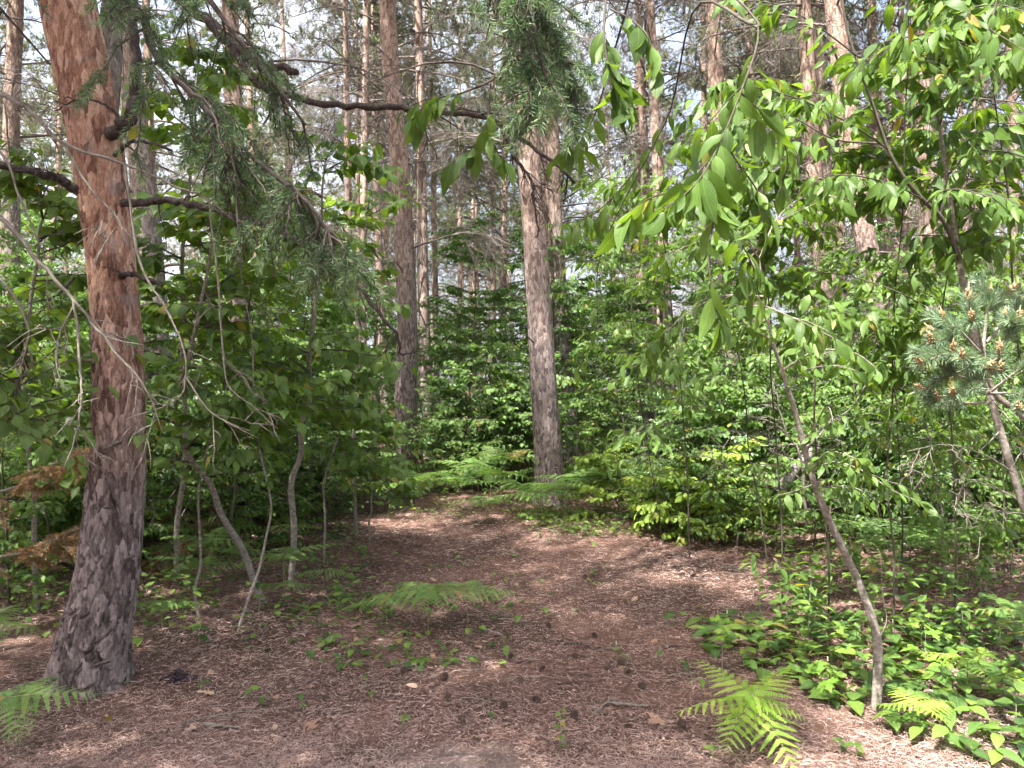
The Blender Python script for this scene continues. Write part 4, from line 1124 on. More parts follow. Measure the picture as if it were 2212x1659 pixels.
# the cherry that stands beside the viewpoint and hangs its big leaves into the picture
cb = np.array([2.15, 0.95, gz(2.15, 0.95)])
c3 = thing('cherry_tree', 'cherry beside the viewpoint, its large drooping leaves hanging down from above', 'tree', cb)
tp = [cb + [0, 0, -0.05], cb + [-0.05, 0.1, 1.4], cb + [-0.25, 0.3, 2.7], cb + [-0.6, 0.5, 3.6], cb + [-0.8, 0.6, 4.6]]
me, _, _ = trunk_mesh('trunk', tp, [0.05, 0.045, 0.035, 0.022, 0.008], M['stem'], cb, 14, 80, None, seed=6)
obj('trunk', me, c3)
f0 = cb + [-0.25, 0.3, 2.7]; f1 = cb + [-0.6, 0.5, 3.6]
big = dict(droop=0.8, jit=0.6)
sp = [
    ([f0, np.array([1.3, 1.5, 2.95]), at(1620, -120, 1.75), at(1640, 60, 1.65), at(1600, 200, 1.6), at(1545, 330, 1.58), at(1500, 400, 1.56), at(1440, 450, 1.55)], 0.0035, 0.0012, dict(k=22, size=0.088, bare=0.42, sub=2, subl=(0.08, 0.14), ksub=4, **big)),
    ([at(1530, 350, 1.58), at(1545, 440, 1.57), at(1530, 560, 1.56), at(1548, 660, 1.56), at(1552, 700, 1.56)], 0.0025, 0.0012, dict(k=10, size=0.085, **big)),
    ([at(1560, 300, 1.59), at(1600, 360, 1.6), at(1640, 420, 1.62), at(1650, 480, 1.62)], 0.0025, 0.0012, dict(k=9, size=0.085, **big)),
    ([f1, np.array([0.9, 1.6, 3.25]), at(1450, -300, 1.9), at(1330, -80, 1.85), at(1305, 60, 1.82), at(1318, 150, 1.8), at(1350, 215, 1.8)], 0.005, 0.0018, dict(k=14, size=0.082, bare=0.62, sub=3, subl=(0.07, 0.13), ksub=4, **big)),
    ([at(1318, 20, 1.83), at(1360, 40, 1.8), at(1400, 80, 1.78), at(1415, 140, 1.78)], 0.0025, 0.0012, dict(k=9, size=0.082, **big)),
    ([f1 + [0, 0, 0.2], np.array([0.4, 1.8, 3.4]), at(1200, -250, 2.2), at(1130, 0, 2.2), at(1085, 150, 2.2), at(1000, 200, 2.18), at(935, 215, 2.15), at(890, 260, 2.15)], 0.005, 0.0018, dict(k=15, size=0.085, bare=0.66, sub=2, subl=(0.08, 0.14), ksub=4, **big)),
    ([at(1060, 180, 2.2), at(1050, 270, 2.2), at(1020, 320, 2.2), at(985, 345, 2.2)], 0.0025, 0.0012, dict(k=11, size=0.085, **big)),
    ([at(1050, 270, 2.2), at(1075, 330, 2.2), at(1095, 350, 2.2)], 0.002, 0.0012, dict(k=6, size=0.08, **big)),
    ([at(1400, -150, 1.9), at(1330, 100, 2.3), at(1280, 260, 2.5), at(1230, 320, 2.6)], 0.004, 0.0015, dict(k=9, size=0.08, bare=0.5, sub=2, subl=(0.1, 0.2), ksub=4, droop=0.7, jit=0.4)),
    ([f0, np.array([1.6, 1.9, 2.9]), at(2000, -100, 2.4), at(1960, 60, 2.5), at(1900, 130, 2.6)], 0.007, 0.0018, dict(k=9, size=0.09, bare=0.6, sub=2, ksub=4, droop=0.7, jit=0.35)),
    ([f0 + [0, 0.05, 0.1], np.array([1.7, 1.7, 3.0]), at(2200, -120, 2.2), at(2150, 20, 2.2), at(2120, 110, 2.2)], 0.007, 0.0018, dict(k=8, size=0.082, bare=0.6, sub=2, ksub=4, droop=0.6, jit=0.35)),
    ([at(1640, 60, 1.65), at(1500, 20, 2.2), at(1440, 260, 2.9), at(1330, 420, 3.1), at(1230, 500, 3.2)], 0.004, 0.0015, dict(k=12, size=0.085, bare=0.4, sub=4, ksub=5, droop=0.7, jit=0.4)),
    ([at(1545, 330, 1.58), at(1480, 400, 1.62), at(1400, 430, 1.65), at(1345, 470, 1.66)], 0.002, 0.0011, dict(k=9, size=0.085, droop=0.8, jit=0.5)),
    ([at(1600, 200, 1.6), at(1660, 260, 1.7), at(1700, 330, 1.75), at(1690, 400, 1.78)], 0.002, 0.0011, dict(k=9, size=0.085, droop=0.9, jit=0.5)),
    ([at(1500, 400, 1.56), at(1560, 470, 1.7), at(1620, 560, 1.8), at(1640, 640, 1.85)], 0.002, 0.0011, dict(k=10, size=0.085, droop=0.7, jit=0.5)),
    ([at(1440, 260, 2.9), at(1300, 540, 3.1), at(1290, 700, 3.1), at(1250, 800, 3.1)], 0.003, 0.0013, dict(k=9, size=0.08, bare=0.5, droop=0.8, jit=0.4)),
]
branchy(c3, cb, sp, 'cherry', 'stem_dark', most=295)

# ------------------------------------------------------------------ hazel and beech saplings on the other side of the clearing
def near_sapling(name, label, stem, r0, nb, blen, kind, size, seed, lo=0.3, k=8, ktw=4, mat='stem', group=None, most=260, droop=0.55, bdroop=0.12):
    global rng
    keep = rng
    rng = np.random.default_rng(seed)
    base = np.array([stem[0][0], stem[0][1], gz(stem[0][0], stem[0][1])])
    root = thing(name, label, 'sapling', base, group)
    stem = smooth_path(np.array(stem), 12)
    kk_ = rng.normal(size=stem.shape) * np.array([0.014, 0.012, 0.0]); kk_[0] = 0; stem = stem + kk_
    m = len(stem); nb = int(nb * 1.6)
    me, P, R = trunk_mesh('trunk', stem, np.linspace(r0, r0 * 0.25, m), M[mat], base, 10, 70, None, seed=seed, lump=0.04)
    obj('trunk', me, root)
    B = children(P[None], nb, lo, 1.0, (0.9, 1.35), blen, bdroop, 8, wig=0.05)
    allv = [[], [], [], []]
    for q in range(nb):
        Bq = B[q:q + 1]
        C = children(Bq, ktw, 0.15, 0.9, (0.6, 1.0), (blen[0] * 0.4, blen[1] * 0.6), 0.12, 6, flat=0.9)
        b = Buf(); b.add(*tubes(Bq, taper(Bq, r0 * 0.32, 0.0015), 5)); b.add(*tubes(C, taper(C, 0.0022, 0.001), 4))
        obj('branch', b.mesh('branch', M['stem_dark'], off=base), root)
        for PP, kk in ((Bq, k), (C, max(3, k - 2))):
            pos, d, n = leaves_on(PP, kk, (0.6, 1.1), droop, 0.5, 0.2)
            for l, v in zip(allv, (pos, d, n, size * rng.uniform(0.65, 1.2, len(pos)))):
                l.append(v)
    leaf_objs(root, base, kind, *[np.concatenate(q) for q in allv], most=most)
    rng = keep
    return root

def foot(x, D):
    p = at(x, 0, D); p[2] = gz(p[0], D) - 0.02
    return p
near_sapling('hazel_sapling', 'straight pale stemmed hazel sapling, its bark speckled white near the ground', [foot(628, 6.1), at(632, 1060, 6.0), at(655, 940, 5.9), at(668, 820, 5.8), at(680, 640, 5.6), at(690, 480, 5.4), at(700, 330, 5.3)], 0.026, 15, (0.5, 1.1), 'hazel', 0.115, 21, lo=0.4)
near_sapling('hazel_sapling', 'hazel sapling with a crooked stem leaning over towards the forked pine', [foot(572, 5.6), at(540, 1235, 5.6), at(490, 1130, 5.5), at(440, 1040, 5.4), at(395, 950, 5.3), at(385, 860, 5.2), at(420, 740, 5.1), at(440, 600, 5.0), at(460, 440, 4.9)], 0.028, 15, (0.5, 1.0), 'hazel', 0.115, 22, lo=0.42)
near_sapling('hazel_sapling', 'thin hazel shoot with few leaves between the forked pine and the crooked hazel', [foot(432, 5.3), at(428, 1180, 5.3), at(434, 1040, 5.2), at(470, 900, 5.0), at(520, 790, 4.9)], 0.011, 7, (0.35, 0.7), 'hazel', 0.095, 23, lo=0.45, k=6, ktw=2)
near_sapling('hazel_sapling', 'slanting thin hazel wand crossing in front of the crooked hazel', [foot(512, 5.0), at(555, 1240, 5.1), at(585, 1120, 5.2), at(560, 960, 5.2), at(545, 800, 5.1), at(530, 560, 5.0), at(520, 380, 4.9)], 0.010, 9, (0.4, 0.8), 'hazel', 0.115, 24, lo=0.45, k=6, ktw=2)
near_sapling('hazel_sapling', 'tall hazel whose broad leaves fill the gap beside the forked pine trunk', [foot(385, 6.3), at(395, 1000, 6.2), at(390, 750, 6.0), at(400, 500, 5.8), at(420, 280, 5.6), at(430, 120, 5.5)], 0.024, 16, (0.5, 1.0), 'hazel', 0.12, 25, lo=0.45)
near_sapling('beech_sapling', 'low spreading sapling in front of the forked pine, leaves against its bark', [foot(-60, 4.2), at(-50, 1150, 4.1), at(-10, 960, 4.0), at(30, 850, 3.9), at(70, 760, 3.8)], 0.018, 12, (0.5, 1.0), 'hazel', 0.095, 26, lo=0.5, bdroop=0.15)
near_sapling('beech_sapling', 'leafy sapling rising behind the trunk of the forked pine at the picture edge', [foot(80, 5.4), at(70, 1000, 5.3), at(60, 760, 5.2), at(80, 540, 5.1), at(110, 420, 5.1)], 0.02, 14, (0.5, 1.0), 'hazel', 0.115, 27, lo=0.4)
near_sapling('beech_sapling', 'leafy sapling with round leaves in front of the tall straight pine', [foot(770, 8.0), at(765, 950, 7.8), at(770, 760, 7.5), at(780, 600, 7.3), at(795, 440, 7.1)], 0.02, 7, (0.5, 1.0), 'hazel', 0.115, 28, lo=0.35)
near_sapling('hazel_sapling', 'small hazel with a few drooping leaves at the clearing edge below the limb', [foot(700, 6.8), at(705, 1060, 6.7), at(730, 930, 6.6), at(770, 850, 6.5)], 0.012, 10, (0.4, 0.8), 'hazel', 0.095, 29, lo=0.4)
near_sapling('hazel_sapling', 'bushy hazel with drooping leaf sprays beside the foot of the straight pine', [foot(800, 7.6), at(800, 1090, 7.5), at(805, 1040, 7.4), at(810, 980, 7.3)], 0.012, 8, (0.4, 0.9), 'hazel', 0.10, 30, lo=0.25)
near_sapling('beech_sapling', 'young beech low behind the foot of the forked pine', [foot(60, 6.8), at(70, 1080, 6.7), at(80, 940, 6.6), at(100, 820, 6.6)], 0.012, 11, (0.5, 0.9), 'hazel', 0.10, 51, lo=0.15, mat='stem_dark')
near_sapling('hazel_sapling', 'hazel with overlapping broad leaves between the dark grey pine and the pale stemmed hazel', [foot(500, 6.9), at(505, 1000, 6.8), at(520, 820, 6.7), at(540, 640, 6.6), at(560, 480, 6.5)], 0.014, 15, (0.6, 1.1), 'hazel', 0.12, 53, lo=0.2, mat='stem_dark')
# cherries and beeches behind the crooked cherry
near_sapling('cherry_sapling', 'near young cherry whose leaves overlap the crooked sapling top', [foot(1790, 5.0), at(1770, 1000, 4.9), at(1760, 800, 4.8), at(1770, 600, 4.7), at(1790, 420, 4.6), at(1800, 260, 4.6)], 0.007, 11, (0.5, 1.0), 'cherry', 0.125, 54, lo=0.3, mat='stem_dark')
near_sapling('cherry_sapling', 'tall young cherry with overlapping leaves between the hanging spray and the leaning pine', [foot(1690, 5.6), at(1680, 1000, 5.5), at(1660, 760, 5.3), at(1650, 520, 5.1), at(1640, 320, 4.9), at(1620, 120, 4.8)], 0.007, 12, (0.5, 1.0), 'cherry', 0.125, 56, lo=0.4, mat='stem_dark')
near_sapling('cherry_sapling', 'tall young cherry reaching the top of the picture before the reddish pine', [foot(1930, 5.0), at(1920, 1000, 4.9), at(1930, 700, 4.7), at(1950, 420, 4.4), at(1960, 160, 4.2), at(1965, -60, 4.1)], 0.007, 11, (0.5, 0.9), 'cherry', 0.125, 57, lo=0.45, mat='stem_dark')
near_sapling('cherry_sapling', 'tall young cherry at the upper picture corner', [foot(2260, 4.6), at(2230, 1000, 4.5), at(2190, 640, 4.3), at(2170, 360, 4.1), at(2150, 120, 4.0), at(2140, -80, 3.9)], 0.007, 12, (0.5, 0.9), 'cherry', 0.125, 58, lo=0.45, mat='stem_dark')
near_sapling('cherry_sapling', 'young cherry with small leaves below the long dead limb', [foot(1490, 7.0), at(1480, 960, 6.8), at(1450, 700, 6.4), at(1430, 480, 6.0), at(1420, 300, 5.8)], 0.007, 10, (0.6, 1.1), 'cherry', 0.125, 59, lo=0.3, mat='stem_dark')
near_sapling('cherry_sapling', 'near young cherry with pale leaves above the candled pine', [foot(2060, 5.0), at(2050, 1000, 4.9), at(2040, 760, 4.8), at(2060, 560, 4.7), at(2090, 400, 4.6), at(2100, 220, 4.6)], 0.007, 11, (0.5, 1.0), 'cherry', 0.125, 55, lo=0.3, mat='stem_dark')
near_sapling('cherry_sapling', 'dense young cherry behind the crooked sapling', [foot(1660, 6.6), at(1625, 1000, 6.5), at(1590, 760, 6.2), at(1570, 560, 6.0), at(1540, 380, 5.9)], 0.007, 11, (0.6, 1.2), 'cherry', 0.095, 41, mat='stem_dark', lo=0.12)
near_sapling('cherry_sapling', 'dense young cherry between the crooked sapling and the young pine', [foot(1940, 5.8), at(1945, 960, 5.7), at(1930, 800, 5.6), at(1920, 640, 5.5), at(1900, 480, 5.4)], 0.007, 16, (0.6, 1.2), 'cherry', 0.09, 42, mat='stem_dark', lo=0.12)
near_sapling('cherry_sapling', 'young cherry at the picture edge above the candled pine', [foot(2170, 6.2), at(2165, 900, 6.1), at(2150, 680, 6.0), at(2140, 480, 5.9), at(2150, 250, 5.8)], 0.007, 11, (0.6, 1.2), 'cherry', 0.095, 43, mat='stem_dark', lo=0.12)
near_sapling('cherry_sapling', 'slender young cherry between the stubbed pine and the hanging cherry spray', [foot(1430, 8.0), at(1400, 960, 7.8), at(1370, 760, 7.4), at(1350, 560, 7.2), at(1330, 400, 7.0)], 0.007, 14, (0.6, 1.1), 'cherry', 0.09, 44, mat='stem_dark', lo=0.12)
near_sapling('cherry_sapling', 'low bushy cherry in the shade under the candled pine', [foot(2040, 6.0), at(2030, 1080, 5.9), at(2010, 980, 5.8), at(2000, 900, 5.8)], 0.014, 12, (0.5, 1.0), 'cherry', 0.09, 45, lo=0.2)

# ------------------------------------------------------------------ understory thicket: young broadleaf trees
def thicket_variant(seed, H, nb, blen, size, mat, k1=7, kl=9, tpl=SMALL):
    global rng
    keep = rng
    rng = np.random.default_rng(seed)
    st = np.array([[0, 0, -0.05], [rng.normal() * 0.06, rng.normal() * 0.06, H * 0.35], [rng.normal() * 0.15, rng.normal() * 0.15, H * 0.7], [rng.normal() * 0.22, rng.normal() * 0.22, H]])
    P = smooth_path(st, 16)[None]
    w = Buf(); w.add(*tubes(P, taper(P, 0.008 + 0.004 * H, 0.003), 6))
    B = children(P, nb, 0.05, 1.0, (0.9, 1.4), blen, 0.12, 7, wig=0.05)
    w.add(*tubes(B, taper(B, 0.006, 0.002), 3))
    C = children(B, k1, 0.2, 0.95, (0.6, 1.0), (blen[0] * 0.4, blen[1] * 0.55), 0.1, 5, flat=0.9)
    w.add(*tubes(C, taper(C, 0.003, 0.0015), 3))
    lv = Buf()
    for PP, kk in ((B, kl + 2), (C, kl)):
        pos, d, n = leaves_on(PP, kk, (0.6, 1.1), 0.5, 0.5, 0.2)
        scatter(lv, tpl, pos, frames(d, n), size * rng.uniform(0.65, 1.2, len(pos)), rng.random(len(pos)))
    rng = keep
    return w.mesh('thicket_stem', M['stem_dark']), lv.mesh('thicket_leaves', M[mat])
TALL = [thicket_variant(500 + i, H, nb, bl, sz, mt, k1, 10) for i, (H, nb, bl, sz, mt, k1) in enumerate([(3.6, 38, (0.6, 1.3), 0.085, 'under', 8), (4.6, 42, (0.7, 1.5), 0.095, 'under_sunlit', 8), (3.0, 34, (0.6, 1.2), 0.075, 'under_sunlit', 9), (5.2, 44, (0.8, 1.6), 0.10, 'under', 8), (4.0, 40, (0.7, 1.3), 0.08, 'under_dull', 8)])]
LOW = [thicket_variant(540 + i, H, nb, bl, sz, mt, 5, 7) for i, (H, nb, bl, sz, mt) in enumerate([(0.9, 14, (0.3, 0.6), 0.07, 'under_sunlit'), (1.3, 16, (0.35, 0.7), 0.075, 'under'), (0.6, 12, (0.25, 0.5), 0.06, 'under_sunlit')])]
PALE = [thicket_variant(560 + i, H, 22, (0.35, 0.8), 0.042, 'pale', 6, 10, SMALL2) for i, H in enumerate((1.5, 1.1))]

def put(name, label, cat, pair, x, D, sca, group=None, rz=None, part='crown'):
    z = float(gz(x, D))
    root = thing(name, label, cat, (x, D, z), group)
    a = obj('trunk' if part == 'crown' else 'stem', pair[0], root)
    b = obj(part, pair[1], root); b['kind'] = 'stuff'
    root.rotation_euler = (0, 0, rng.uniform(0, 6.28) if rz is None else rz)
    root.scale = (sca, sca, sca)
    return root

def gxy_(x, D):
    return (x - 1106) / FPX * D
def hides_foot(p, D):
    """True where a shrub would stand before the visible foot of a pine."""
    return any(abs(p - a) < w and D < d + 0.3 for a, w, d in ((873, 62, 12.7), (1188, 60, 10.0), (1238, 45, 13.0), (535, 30, 9.0)))
def dmin(px):
    return np.interp(px, [0, 300, 700, 860, 960, 1350, 1420, 1650, 1800, 2212], [6.6, 7.2, 8.6, 10.2, 11.0, 11.0, 9.3, 8.4, 7.2, 7.0])
g = np.random.default_rng(77)
pl = []
tries = 0
while len(pl) < 185 and tries < 20000:
    tries += 1
    D = 7 + 24 * g.random() ** 1.35
    x = g.uniform(-0.75, 0.75) * D
    p = 1106 + FPX * x / D
    if D < dmin(p) + 0.6 or hides_foot(p, D):
        continue
    if all((x - a) ** 2 + (D - b) ** 2 > 0.7 for a, b in pl):
        pl.append((x, D))
for x, D in pl:
    p = 1106 + FPX * x / D
    if p < 830:
        lab, grp = 'leafy young broadleaf tree in the thicket behind the hazels', 'thicket behind the hazels'
    elif p < 1330:
        lab, grp = 'leafy young broadleaf tree in the thicket behind the stubbed pine', 'thicket behind the clearing'
    else:
        lab, grp = 'leafy young broadleaf tree in the thicket behind the cherries', 'thicket behind the cherries'
    h = g.uniform(0.65, 1.0) * np.interp(D, [7, 12, 25], [0.75, 0.95, 1.25])
    if 900 < p < 1120: h *= 0.85
    v = int(g.integers(5))
    tone = ('green', 'yellow green', 'light small leaved', 'large leaved green', 'dull green')[v]
    size = 'near' if D < 12 else ('far' if D > 18 else 'middle distance')
    put('understory_tree', lab.replace('leafy young', size + ' ' + tone + ' young'), 'tree', TALL[v], x, D, h, grp)
lw = []
tries = 0
while len(lw) < 190 and tries < 20000:
    tries += 1
    D = 5.6 + 15 * g.random() ** 1.2
    x = g.uniform(-0.72, 0.72) * D
    p = 1106 + FPX * x / D
    if D < dmin(p) - (0.9 if p < 700 or p > 1500 else 0.3) or (hides_foot(p, D) and g.random() < 0.7):
        continue
    if all((x - a) ** 2 + (D - b) ** 2 > 0.22 for a, b in lw):
        lw.append((x, D))
for x, D in lw:
    p = 1106 + FPX * x / D
    side = 'under the hazels' if p < 830 else ('around the stubbed pine' if p < 1330 else 'under the cherries')
    v = int(g.integers(3))
    put('low_shrub', ('knee high yellow green shrub', 'hip high green shrub', 'ankle high light green shrub')[v] + (' nearer the clearing, ' if D < 9.5 else ' farther back, ') + side, 'shrub', LOW[v], x, D, g.uniform(0.7, 1.2), 'low shrubs ' + side, part='foliage')

MID = [thicket_variant(570 + i, H, nb, bl, sz, mt, k1, 9, tp) for i, (H, nb, bl, sz, mt, k1, tp) in enumerate([(1.7, 26, (0.4, 0.9), 0.065, 'under', 8, SMALL), (2.3, 28, (0.5, 1.1), 0.08, 'under_sunlit', 7, SMALL), (1.3, 22, (0.4, 0.8), 0.05, 'under_dull', 9, SMALL2), (1.9, 20, (0.5, 1.0), 0.075, 'under_sunlit', 6, SMALL2)])]
for k, p in enumerate(np.concatenate([np.linspace(-20, 880, 20), np.linspace(900, 1360, 12), np.linspace(1390, 2230, 18)])):
    for row in (0.5, 1.6):
        p_ = p + g.uniform(-20, 20)
        D = float(dmin(p_)) + row + g.uniform(-0.2, 0.4)
        if hides_foot(p_, D) or g.random() < 0.15:
            continue
        v = int(g.integers(4))
        lab = ('waist high green shrub', 'tall yellow green shrub', 'low dull small leaved shrub', 'chest high pale green shrub')[v] + (', front row' if row < 1 else ', back row') + ' of green wall ' + ('behind the hazels' if p < 890 else ('behind the stubbed pine' if p < 1370 else 'behind the crooked cherry'))
        put('broadleaf_shrub', lab, 'shrub', MID[v], gxy_(p_, D), D, g.uniform(0.65, 1.2), lab[lab.index('green wall'):], part='foliage')
M['lime'] = leaf_mat('sun_painted_leaf', [(0.17, 0.27, 0.05), (0.23, 0.34, 0.065), (0.28, 0.38, 0.08)], (1.4, 1.4, 0.6), rough=0.5, spec=0.3, tf=0.45)  # low clump by the stubbed pine: its sunlight is painted into the leaf colour
SUN_PAINTED = [thicket_variant(580 + i, H, nb, (0.3, 0.6), sz, 'lime', 5, 7) for i, (H, nb, sz) in enumerate([(0.8, 18, 0.085), (0.95, 20, 0.075)])]
for k, (x_, D_) in enumerate([(-30, 6.0), (40, 6.6), (110, 6.1), (190, 6.8), (330, 6.9), (400, 7.2), (470, 7.0), (545, 7.5), (620, 7.7), (690, 8.1), (20, 5.5), (300, 7.6)]):
    v = (0, 2, 3, 0)[k % 4]
    put('broadleaf_shrub', ('waist high green shrub', '', 'low dull small leaved shrub', 'chest high pale green shrub')[v] + ' in the shade at the hazel stems', 'shrub', MID[v], gxy_(x_, D_), D_, g.uniform(0.5, 0.8), 'shaded shrubs at the hazel stems', part='foliage')
# named shrubs at the clearing edge
def gxy(x, D):
    return (x - 1106) / FPX * D
put('honeysuckle_shrub', 'pale grey green small leaved shrub behind the bright shrub', 'shrub', PALE[0], gxy(1470, 9.2), 9.2, 1.0, part='foliage')
put('honeysuckle_shrub', 'second pale small leaved shrub, nearer the dead grey branches', 'shrub', PALE[1], gxy(1560, 8.9), 8.9, 1.1, part='foliage')
put('honeysuckle_shrub', 'pale small leaved shrub right beside the mossy grey pine', 'shrub', PALE[0], gxy(1390, 9.8), 9.8, 0.9, part='foliage')
put('broadleaf_shrub', 'sunlit yellow green shrub where the ground cover meets the clearing', 'shrub', LOW[1], gxy(1500, 8.0), 8.0, 0.75, part='foliage')
put('broadleaf_shrub', 'bright shrub of broad leaves beside the sunlit one', 'shrub', LOW[0], gxy(1590, 7.6), 7.6, 0.85, part='foliage')
put('broadleaf_shrub', 'small bright shrub nearest the stubbed pine', 'shrub', LOW[2], gxy(1405, 8.6), 8.6, 0.9, part='foliage')
for x_, D_, v_, s_c, lb in ((1440, 8.3, 0, 1.0, 'tallest of the sun-painted green clump right of the stubbed pine'), (1530, 7.7, 0, 0.9, 'foremost sun-painted green shrub of the clump, on the clearing rim'), (1610, 7.9, 2, 1.3, 'sun-painted green shrub of the clump nearest the fallen log'), (1480, 8.8, 1, 0.8, 'sun-painted green shrub at the back of the clump under the pale honeysuckle'), (1350, 8.9, 2, 1.1, 'small sun-painted green shrub closest to the mossy grey pine')):
    put('broadleaf_shrub', lb, 'shrub', (SUN_PAINTED[v_ % 2][0], SUN_PAINTED[v_ % 2][1]), gxy(x_, D_), D_, s_c, part='foliage')
put('broadleaf_shrub', 'green shrub below the crooked cherry, beside the fallen log', 'shrub', LOW[0], gxy(1680, 7.3), 7.3, 0.8, part='foliage')

# ------------------------------------------------------------------ ferns
def pinna_tpl(n=14, fat=0.075):
    b = Buf()
    for i in range(n):
        v = (i + 0.6) / n
        w = 0.125 * (1 - v) ** 0.7 + 0.018
        y = v
        for sx in (-1, 1):
            h = fat * 0.36
            tip = np.array([sx * w, y + w * 0.42, -0.05 * w])
            V = np.array([[0, y - h, 0], [0, y + h, 0], [sx * w * 0.6, y - h * 0.9 + w * 0.2, 0.012], [sx * w * 0.62, y + h * 0.9 + w * 0.26, 0.012], tip])
            b.add(V, [(0, 2, 3), (0, 3, 1), (2, 4, 3)] if sx > 0 else [(0, 3, 2), (0, 1, 3), (2, 3, 4)])
    k = np.array([[-0.007, 0, 0.002], [0.007, 0, 0.002], [0, 1.02, 0.0]])
    b.add(k, [(0, 1, 2)])
    V = np.concatenate(b.V); V[:, 2] -= 0.14 * V[:, 1] ** 2
    F = np.concatenate(b.F)
    return V, F, np.zeros_like(V)
PINNA = pinna_tpl()
PM = {m: make_mesh('pinna', PINNA[0], PINNA[1], M[m], np.zeros(len(PINNA[0])), PINNA[2]) for m in ('fern', 'fern_sunlit')}

def frond_layout(L, npair, wid, droop):
    """Rachis along +Y and the pinnae on it: positions, directions, sizes."""
    s = np.linspace(0, 1, 10)
    rach = np.stack([0 * s, s * L, -droop * L * s ** 2], -1)
    pos = []; dr = []; sz = []
    for i in range(npair):
        v = 0.06 + 0.92 * (i / npair) ** 0.92
        ln = wid * L * (1 - v) ** 0.85 + 0.05 * L
        a = math.radians(78 - 26 * v)
        for sx in (-1, 1):
            pos.append((0, v * L, -droop * L * v * v))
            dr.append((sx * math.sin(a), math.cos(a), -0.10 - 2 * droop * v * math.cos(a)))
            sz.append(ln * rng.uniform(0.9, 1.08))
    pos.append((0, 0.955 * L, -droop * L * 0.91)); dr.append((0, 1, -2 * droop)); sz.append(0.09 * L)
    return rach, np.array(pos), np.array(dr), np.array(sz)

FRONDS = {}
def fern(label, base, h, fronds, mat='fern', single=True, lean=(0, 0), group=None):
    """Bracken: a stalk and fronds (azimuth, elevation, length, width)."""
    base = np.array([base[0], base[1], gz(base[0], base[1])])
    root = thing('fern', label, 'fern', base, group)
    top = np.array([lean[0], lean[1], h])
    P = smooth_path([np.array([0, 0, -0.02]), top * np.array([0.2, 0.2, 0.5]), top], 10)[None]
    b = Buf(); b.add(*tubes(P, taper(P, 0.0035, 0.0025), 5))
    obj('stem', b.mesh('stem', M['greenstem']), root)
    for az, el, L, wid in fronds:
        rach, pos, dr, sz = frond_layout(L, 9 if single else 8, wid, rng.uniform(0.12, 0.24) if single else rng.uniform(0.35, 0.55))
        y = np.array([math.cos(az) * math.cos(el), math.sin(az) * math.cos(el), math.sin(el)])
        R = frames(y[None], np.array([[0, 0, 1.0]]) + rng.normal(size=(1, 3)) * 0.12)[0]
        b = Buf(); b.add(*tubes(rach[None], taper(rach[None], 0.0022, 0.0008), 4))
        PR = frames(dr, np.tile([0, 0, 1.0], (len(dr), 1)) + rng.normal(size=dr.shape) * 0.2)
        if single:
            f = obj('frond', b.mesh('frond', M['greenstem']), root, mat=mat4(R, top))
            for i in range(len(pos)):
                obj('pinna', PM[mat], f, mat=mat4(PR[i], pos[i], sz[i]))
        else:
            v = int(rng.integers(8))
            if (mat, v) not in FRONDS:
                rach, pos, dr, sz = frond_layout(1.0, 8, 0.42, rng.uniform(0.35, 0.55))
                PR = frames(dr, np.tile([0, 0, 1.0], (len(dr), 1)) + rng.normal(size=dr.shape) * 0.2)
                b = Buf(); b.add(*tubes(rach[None], taper(rach[None], 0.0045, 0.002), 4))
                nst = sum(len(q) for q in b.F)
                scatter(b, PINNA, pos, PR, sz, rng.random())
                nall = sum(len(q) for q in b.F)
                FRONDS[(mat, v)] = b.mesh('frond', [M['greenstem'], M[mat]], midx=np.concatenate([np.zeros(nst), np.ones(nall - nst)]))
            obj('frond', FRONDS[(mat, v)], root, mat=mat4(R, top, L))
    return root
rad = math.radians
fern('bright yellow green bracken fern lying over the sunlit needles in front', (gxy(1630, 3.45), 3.45), 0.24, [(rad(186), -0.02, 0.36, 0.48), (rad(130), 0.45, 0.30, 0.5), (rad(40), 0.40, 0.30, 0.5), (rad(-70), -0.50, 0.36, 0.5), (rad(-130), -0.35, 0.32, 0.5), (rad(-20), -0.1, 0.24, 0.5)], 'fern_sunlit', lean=(-0.02, -0.03))
fern('fine yellow green fern at the foot of the crooked cherry', (gxy(1985, 3.5), 3.5), 0.14, [(rad(100), 0.2, 0.22, 0.45), (rad(20), 0.1, 0.22, 0.45), (rad(-60), 0.0, 0.18, 0.45), (rad(170), 0.1, 0.20, 0.45)], 'fern_sunlit')
fern('yellow green fern spreading over mayflower leaves beyond the crooked cherry foot', (gxy(2090, 3.9), 3.9), 0.20, [(rad(150), 0.15, 0.26, 0.45), (rad(30), 0.15, 0.24, 0.45), (rad(-90), 0.0, 0.22, 0.4)], 'fern_sunlit')
fern('green fern leaning in at the picture edge among broad seedlings', (gxy(2230, 4.2), 4.2), 0.36, [(rad(170), 0.2, 0.34, 0.45), (rad(230), 0.0, 0.30, 0.45), (rad(100), 0.2, 0.3, 0.45)], 'fern')
fern('lacy fern in the lower picture corner in front of the forked pine', (gxy(20, 3.45), 3.45), 0.22, [(rad(10), 0.1, 0.38, 0.45), (rad(-50), -0.1, 0.34, 0.45), (rad(80), 0.15, 0.30, 0.45), (rad(190), 0.1, 0.34, 0.45)], 'fern')
fern('dark fern at the picture edge beside the forked pine foot', (gxy(-25, 4.15), 4.15), 0.30, [(rad(0), 0.0, 0.34, 0.42), (rad(-60), -0.2, 0.30, 0.42), (rad(90), 0.2, 0.3, 0.42)], 'fern')
